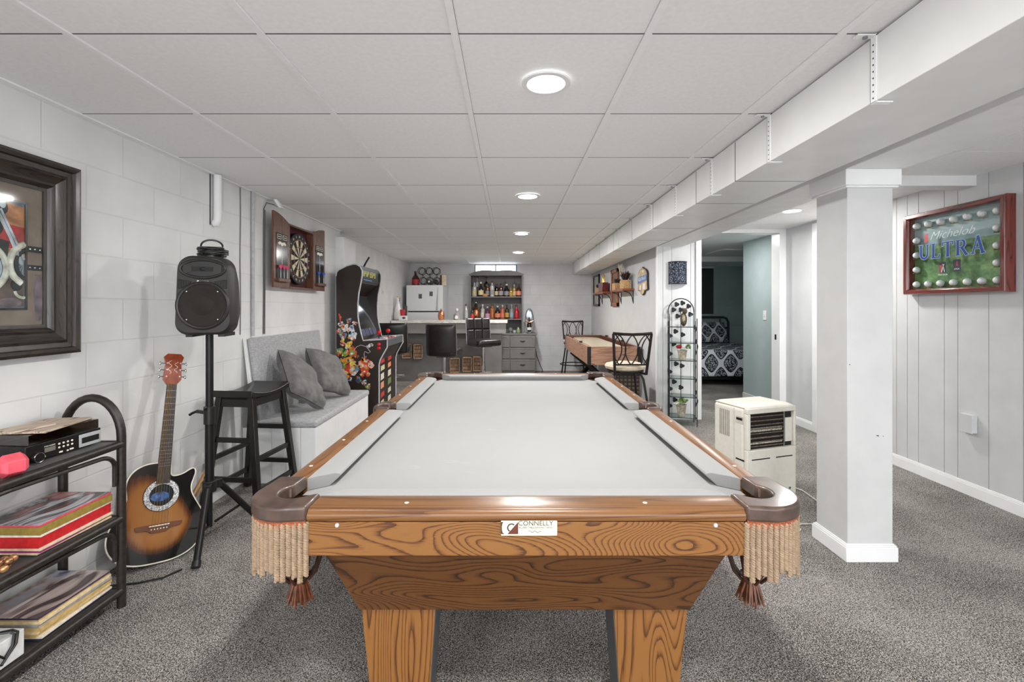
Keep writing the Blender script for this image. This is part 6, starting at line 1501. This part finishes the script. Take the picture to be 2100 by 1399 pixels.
# ------------------------------------------------------------------ bedroom furniture
def ogee(name):
    mt, nt, bs = _new(name); bs.inputs['Roughness'].default_value = .85
    tc = nt.nodes.new('ShaderNodeTexCoord').outputs['UV']; sp = nt.nodes.new('ShaderNodeSeparateXYZ'); nt.links.new(tc, sp.inputs[0])
    a = math_(nt, 'COSINE', math_(nt, 'MULTIPLY', sp.outputs['X'], 2 * PI / .31)); c = math_(nt, 'COSINE', math_(nt, 'MULTIPLY', sp.outputs['Y'], 2 * PI / .42))
    s_ = math_(nt, 'ADD', a, math_(nt, 'MULTIPLY', c, 1.0)); ab = math_(nt, 'ABSOLUTE', s_)
    band = math_(nt, 'LESS_THAN', ab, .40)
    rim = math_(nt, 'MULTIPLY', math_(nt, 'LESS_THAN', ab, .62), 1)
    v = nd(nt, 'ShaderNodeTexVoronoi'); v.inputs['Scale'].default_value = 58; nt.links.new(tc, v.inputs['Vector'])
    sp2 = math_(nt, 'MULTIPLY', math_(nt, 'LESS_THAN', math_(nt, 'ABSOLUTE', math_(nt, 'SUBTRACT', v.outputs['Distance'], .36)), .10), math_(nt, 'GREATER_THAN', ab, .66))
    m_ = math_(nt, 'MAXIMUM', band, math_(nt, 'MULTIPLY', sp2, .85))
    nt.links.new(ramp(nt, m_, [(0, (30, 34, 48)), (1, (222, 228, 234))]), bs.inputs['Base Color'])
    return mt
OG = ogee('navy_ogee_print')
def uvbox(o, fu):
    me = o.data; uv = me.uv_layers.new(name='UVMap')
    for p in me.polygons:
        for li in p.loop_indices: uv.data[li].uv = fu(me.vertices[me.loops[li].vertex_index].co, p.normal)
bdm = thing('bed', 'bed with navy and white patterned duvet and dark metal headboard in the bedroom', 'bed', T(3.40, 7.5, 0))
b = B(DARK); b.box(-.72, .95, .04, 1.70, .10, .30)
for x in (-.68, .91):
    for y in (.08, 1.64): b.box(x - .03, x + .03, y - .03, y + .03, 0, .10)
b.build('base', bdm)
b = B(OG)
def dv(u, v):
    # v runs from the hem up the front drop and back over the top
    x = -.78 + 1.80 * u; L1 = .42; s_ = v * (L1 + 1.60)
    w_ = .008 * math.sin(9 * x + 1) + .004 * math.sin(23 * x)
    if s_ < L1 - .05: return (x, 0 + w_ * (1 - s_ / L1) * 1.6, .157 + s_)
    if s_ < L1 + .03: t = (s_ - L1 + .05) / .08; return (x, .05 - .05 * math.cos(t * PI / 2), .527 + .05 * math.sin(t * PI / 2))
    return (x, .05 + (s_ - L1 - .03), .577 + .008 * math.sin(7 * x + 5 * s_))
b.grid(dv, 60, 80); o = b.build('duvet', bdm, ang=80)
uvbox(o, lambda c, n: (c.x, (c.z - .157) if c.y < .03 else (.42 + c.y)))
md = o.modifiers.new('thick', 'SOLIDIFY'); md.thickness = .012; md.offset = -1
b = B(OG)
def pw(s_):
    def f(u, v):
        a, c = 2 * u - 1, 2 * v - 1; t = max(0, (1 - a ** 4) * (1 - c ** 4)) ** .5
        return (a * .36, s_ * .08 * t, c * .21)
    return f
b.grid(pw(1), 24, 18); b.grid(pw(-1), 24, 18); o = b.build('pillow', bdm, ang=80); o.location = (.42, 1.50, .79); o.rotation_euler = (math.radians(-28), 0, 0)
uvbox(o, lambda c, n: (c.x * 1.2 + .06, c.z * 1.2 + .02))
HB = mat('headboard_metal', (62, 66, 70), .4, metal=.4)
b = B(HB); b.tube([(-.78, 1.72, 0), (-.78, 1.72, .98), (-.74, 1.72, 1.05), (-.68, 1.72, 1.07), (.82, 1.72, 1.07), (.88, 1.72, 1.05), (.92, 1.72, .98), (.92, 1.72, 0)], .022, 10); b.build('headboard', bdm)
b = B(HB); b.tube([(-.78, 1.72, .86), (.92, 1.72, .86)], .020, 8); b.tube([(.76, 1.72, .86), (.76, 1.72, 1.07)], .014, 8); b.tube([(-.6, 1.72, .86), (-.6, 1.72, 1.07)], .014, 8); b.build('headboard_rail', bdm)
bl = thing('window_blind', 'dark grey roller blind over the bedroom window', 'blind', T(3.55, YB, 0))
b = B(mat('blind_charcoal', (56, 54, 56), .7)); b.box(-.55, .505, -.022, -.018, 1.135, 2.05); b.build('blind', bl)
b = B(TRIMW); b.cyl((-.56, -.02, 2.06), (.515, -.02, 2.06), .02, n=14); b.build('roller', bl)
b = B(WHITE); b.box(-.58, .53, -.010, -.001, 1.09, 2.08); b.build('window_board', bl) if 0 else None
sw = thing('light_switch', 'white light switch plate on the teal bedroom wall', 'light switch', WR(3.249, 5.935, 1.165))
b = B(TRIMW); b.box(-.037, .037, -.06, .06, 0, .006); b.build('plate', sw, .002)
b = B(WHITE); b.box(-.007, .007, -.013, .013, .006, .014); b.build('toggle', sw)

# ------------------------------------------------------------------ portable air conditioner
ACW = mat('ac_ivory', (226, 222, 210), .45, var=.015)
an = math.atan2(.125, .389)
au = thing('portable_air_conditioner', 'ivory portable air conditioner with an open dark grille beside the column', 'air conditioner', T(1.526, 2.993, 0, an))
W_, D_, H_ = .408, .30, .613
b = B(ACW)
go = (.028, .392, .345, .578)      # grille opening u0,u1,z0,z1
b.box(0, W_, 0, .03, .02, go[2]); b.box(0, W_, 0, .03, go[3], H_); b.box(0, go[0], 0, .03, go[2], go[3]); b.box(go[1], W_, 0, .03, go[2], go[3])
b.build('front_panel', au, .006, 3)
b = B(ACW); b.box(0, W_, .032, D_, .02, H_ - .004); b.build('body', au, .02, 4)
b = B(ACW); rings = []
b.hexa([(0, 0, H_ - .002), (W_, 0, H_ - .002), (W_, D_, H_ - .002), (0, D_, H_ - .002)], [(.03, .025, H_ + .014), (W_ - .03, .025, H_ + .014), (W_ - .03, D_ - .03, H_ + .014), (.03, D_ - .03, H_ + .014)]); b.build('top_cover', au, .012, 4)
b = B(DARK); b.box(go[0], go[1], .026, .0325, go[2], go[3]); b.build('grille_cavity', au)
COIL = mat('coil_fins', (120, 104, 88), .4, metal=.6, var=.4, vs=120)
for k in range(8): b = B(COIL); z = go[2] + .018 + k * .0275; b.cyl((go[0] + .006, .018, z), (go[1] - .075, .018, z + .0), .0042, n=8); b.build('coil_tube', au)
b = B(mat('fins_strip', (196, 180, 160), .4, metal=.4, var=.5, vs=160)); b.box(go[0] + .006, go[1] - .078, .0235, .026, go[2] + .11, go[2] + .135); b.box(go[0] + .006, go[1] - .078, .0235, .026, go[2] + .03, go[2] + .04); b.box(go[0] + .006, go[1] - .078, .0235, .026, go[2] + .065, go[2] + .072); b.build('fins', au)
b = B(ACW); b.box(go[1] - .062, go[1] - .003, .012, .028, go[2] + .03, go[3] - .045); b.build('filter_flap', au, .003)
b = B(STEEL); b.cyl((go[1] - .072, .015, go[2]), (go[1] - .072, .015, go[3]), .004, n=8); b.build('grille_rod', au)
for u0, u1 in ((.035, .185), (.235, .375)): b = B(DARK); b.box(u0, u1, -.0008, .004, .280, .287); b.build('slot', au)
b = B(STEEL); b.box(.345, .362, -.001, .002, .062, .076); b.build('label', au)
b = B(mat('ac_line', (170, 166, 156), .5)); b.box(-.0006, .001, .112, .114, .03, H_ - .01); b.build('seam', au)
for k in range(6): b = B(mat('vent_shadow', (120, 114, 104), .6)) if k == 0 else B(bpy.data.materials['vent_shadow']); b.box(-.0012, .002, .155 + k * .016, .161 + k * .016, .40, .575); b.build('vent_slot', au)
b = B(mat('ac_handle', (196, 190, 178), .5)); b.box(-.0015, .002, .036, .098, .508, .556); hd = b.build('handle_recess', au, .004); b = B(DARK); b.box(-.002, -.001, .042, .092, .530, .546); b.build('handle_shadow', hd)
b = B(DARK); b.box(-.001, .002, .026, .098, .268, .278); b.build('slot', au)
for x in (.04, .368):
    for y in (.05, .26): b = B(BLACKP); b.cyl((x, y, 0), (x, y, .025), .02, n=12); b.build('caster', au)
cb = B(mat('white_cord', (206, 204, 198), .5)); cb.tube([(1.76, 3.44, .06), (1.90, 3.40, .02), (2.02, 3.22, .005), (2.00, 2.95, .005), (2.05, 2.85, .005), (1.92, 2.72, .005), (1.70, 2.72, .005), (1.58, 2.66, .005), (1.545, 2.56, .005), (1.60, 2.60, .005), (1.66, 2.66, .005)], .0045, 6)
solo(cb, 'white_cable', 'white power cord lying on the carpet around the column foot', 'cord')

# ------------------------------------------------------------------ framed beer display with golf balls
MAHO = wood('mahogany', (118, 44, 34), (98, 32, 26), (66, 20, 16), 0, (1.4, 16), 9, .2, .6)
MAHV = wood('mahogany_upright', (118, 44, 34), (98, 32, 26), (66, 20, 16), 1, (1.4, 16), 9, .2, .6)
ul = thing('display_case', 'mahogany framed glass display of golf balls with blue lettering on the panelled wall', 'display case', WR(XR, 3.2315, 1.667))
a, c, dp = .3725, .302, .069
for s_ in (-1, 1):
    b = B(MAHO); b.loft([[(x, s_ * (c - t), n) for x_ in (0,) for t, n in ((0, 0), (0, dp - .012), (.006, dp), (.030, dp), (.036, dp - .008), (.040, dp - .020), (.040, 0)) for x in (e * (a - t),)] for e in (-1, 1)]); b.build('frame_rail', ul, .001)
    b = B(MAHV); b.loft([[(s_ * (a - t), y, n) for t, n in ((0, 0), (0, dp - .012), (.006, dp), (.030, dp), (.036, dp - .008), (.040, dp - .020), (.040, 0)) for y in (e * (c - t),)] for e in (-1, 1)]); b.build('frame_stile', ul, .001)
ai, ci = a - .04, c - .04
mt, nt, bs = _new('fairway_print'); bs.inputs['Roughness'].default_value = .4
tc = nt.nodes.new('ShaderNodeTexCoord').outputs['Object']; sp = nt.nodes.new('ShaderNodeSeparateXYZ'); nt.links.new(tc, sp.inputs[0])
f1 = noise(nt, coords(nt, (6, 9, 1)), 1, 5, .6); f2 = noise(nt, coords(nt, (60, 60, 1)), 1, 2)
gcol = ramp(nt, math_(nt, 'ADD', f1, math_(nt, 'MULTIPLY', math_(nt, 'SUBTRACT', f2, .5), .3)), [(.30, (70, 104, 66)), (.5, (122, 160, 102)), (.72, (176, 200, 136))])
scol = ramp(nt, f1, [(.3, (146, 170, 174)), (.7, (188, 208, 210))])
mx = nd(nt, 'ShaderNodeMix', data_type='RGBA'); nt.links.new(math_(nt, 'GREATER_THAN', math_(nt, 'ADD', sp.outputs['Y'], math_(nt, 'MULTIPLY', math_(nt, 'SUBTRACT', f1, .5), .02)), .065), mx.inputs[0])
nt.links.new(gcol, mx.inputs[6]); nt.links.new(scol, mx.inputs[7]); nt.links.new(mx.outputs[2], bs.inputs['Base Color'])
b = B(mt); b.box(-ai, ai, -ci, ci, .004, .008); b.build('fairway_print', ul)
GB = mat('golf_ball_white', (236, 236, 238), .3, var=.02, vs=200, bs_=.3)
xs_ = [-ai + .040 + k * (2 * ai - .08) / 6 for k in range(7)]; zs2 = [-ci + .036 + k * (2 * ci - .085) / 4 for k in range(5)]
spots = [(x, zs2[0]) for x in xs_] + [(x, zs2[4]) for x in xs_] + [(xs_[0], z) for z in zs2[1:4]] + [(xs_[6], z) for z in zs2[1:4]]
first = None
for x, z in spots:
    if first is None:
        b = B(GB); b.ell((0, 0, 0), .0235, n=20, m=12); first = b.build('golf_ball', ul); first.location = (x, z, .030)
        b = B(BRASS)
        for s_ in (-1, 1): b.cyl((s_ * .013, -.026, -.022), (s_ * .013, -.026, .010), .003, n=8); b.ell((s_ * .013, -.026, .010), .0042, n=8, m=6)
        pg = b.build('peg', first)
    else:
        o = first.copy(); COL.objects.link(o); o.parent = ul; o.location = (x, z, .030)
        g = pg.copy(); COL.objects.link(g); g.parent = o
b = B(GLASS); b.box(-ai, ai, -ci, ci, dp - .022, dp - .020); gl = b.build('pane', ul)
gz = dp - .0195
UBL, UEDGE, UWH = mat('ultra_blue', (24, 66, 150), .35, var=.03), mat('ultra_edge', (176, 200, 232), .35, var=.03), mat('script_white', (226, 234, 240), .35)
def glyph_strokes(ch):
    # (x0,y0,x1,y1,width) in a unit-height box; serif bars are thin
    if ch == 'U': return [(.10, 1, .10, .35, .17), (.62, 1, .62, .35, .10), (-.03, .97, .23, .97, .06), (.50, .97, .74, .97, .06)] + [(.36 - .26 * math.cos(PI * k / 8), .36 - .31 * math.sin(PI * k / 8), .36 - .26 * math.cos(PI * (k + 1) / 8), .36 - .31 * math.sin(PI * (k + 1) / 8), .16 - .055 * k / 8) for k in range(8)], .74
    if ch == 'L': return [(.12, 1, .12, 0, .17), (-.01, .97, .25, .97, .06), (-.01, .03, .56, .03, .07), (.55, .0, .58, .24, .06)], .60
    if ch == 'T': return [(.36, 1, .36, 0, .17), (.0, .965, .72, .965, .07), (.02, 1, -.01, .76, .06), (.70, 1, .73, .76, .06), (.23, .03, .49, .03, .06)], .74
    if ch == 'R': return [(.12, 1, .12, 0, .17), (-.01, .97, .35, .97, .06), (-.01, .03, .25, .03, .06), (.14, .50, .36, .50, .06), (.36, .52, .70, .0, .16), (.60, .03, .80, .03, .06)] + [(.36 + .20 * math.sin(PI * k / 8), .735 + .235 * math.cos(PI * k / 8), .36 + .20 * math.sin(PI * (k + 1) / 8), .735 + .235 * math.cos(PI * (k + 1) / 8), .06 + .09 * math.sin(PI * (k + .5) / 8)) for k in range(8)], .80
    return [(.40, 1.08, .72, 0, .17), (.40, 1.08, .08, 0, .07), (.18, .34, .62, .34, .06), (-.03, .03, .20, .03, .06), (.58, .03, .87, .03, .06)], .86
def put_word(word, x, y, hgt, gap, mat_, grow, n0, n1, parent, nm):
    for ch in word:
        st, adv = glyph_strokes(ch); b = B(mat_)
        for k, (x0, y0, x1, y1, w_) in enumerate(st):
            p0 = Vector((x + x0 * hgt, y + y0 * hgt)); p1 = Vector((x + x1 * hgt, y + y1 * hgt)); d = (p1 - p0).normalized(); q_ = Vector((-d.y, d.x)) * (w_ * hgt / 2 + grow); d = d * (grow + (w_ * hgt * .12 if abs(x1 - x0) > .001 and abs(y1 - y0) > .001 else 0))
            e = .00004 * k
            b.prism([tuple(p0 - d + q_), tuple(p0 - d - q_), tuple(p1 + d - q_), tuple(p1 + d + q_)], n0, n1 + e)
        b.build(nm, parent); x += adv * hgt + gap
put_word('ULTRA', -.243, -.045, .105, .0215, UEDGE, .0035, gz, gz + .001, gl, 'letter_edge')
put_word('ULTRA', -.243, -.045, .105, .0215, UBL, 0, gz + .001, gz + .002, gl, 'letter')
text('Michelob', .082, UWH, Matrix.Translation((0, .115, gz + .0008)), gl, shear=.45, ext=.0004, off=-.0012, sx=1.08, name='script_lettering')
b = B(mat('red_mark', (190, 66, 66), .4)); b.box(-.205, -.175, .075, .14, gz, gz + .0006); b.build('red_mark', gl)
LGD = mat('logo_navy', (24, 30, 48), .4)
b = B(LGD); b.prism([(-.085, -.155), (-.035, -.155), (-.035, -.085), (-.045, -.078), (-.075, -.078), (-.085, -.085)], gz, gz + .0006)
b.m(mat('logo_red', (170, 60, 60), .4)).box(-.083, -.062, -.153, -.10, gz + .0006, gz + .0009)
b.m(UWH); b.tube([(-.066, -.15, gz + .001), (-.060, -.125, gz + .001), (-.055, -.108, gz + .001), (-.049, -.128, gz + .001), (-.044, -.150, gz + .001)], .003, 5); b.tube([(-.056, -.11, gz + .001), (-.047, -.095, gz + .001)], .0022, 5); b.ell((-.056, -.098, gz + .001), (.004, .004, .001), n=10, m=4); b.build('emblem', gl)
text('PGA TOUR', .014, UWH, Matrix.Translation((-.058, -.169, gz)), gl, ext=.0003, name='emblem_lettering')
b = B(LGD); b.box(.018, .072, -.152, -.072, gz, gz + .0006); b.m(mat('logo_red_b', (150, 50, 50), .4)); b.prism([(.042, -.118), (.055, -.115), (.052, -.085), (.046, -.08), (.038, -.095)], gz + .0006, gz + .001); b.build('emblem', gl)
text('LPGA', .016, UWH, Matrix.Translation((.045, -.136, gz + .0006)), gl, ext=.0003, name='emblem_lettering')

# small white box on the panelling
ob = thing('outlet_cover', 'small white weather cover box low on the panelled wall', 'outlet cover', WR(XR, 3.14, .49))
b = B(PANELW); b.box(-.045, .045, -.06, .06, 0, .034); b.build('box', ob, .003)
b = B(PANELW); b.box(-.038, .048, -.062, .062, .034, .041); b.build('lid', ob, .002)
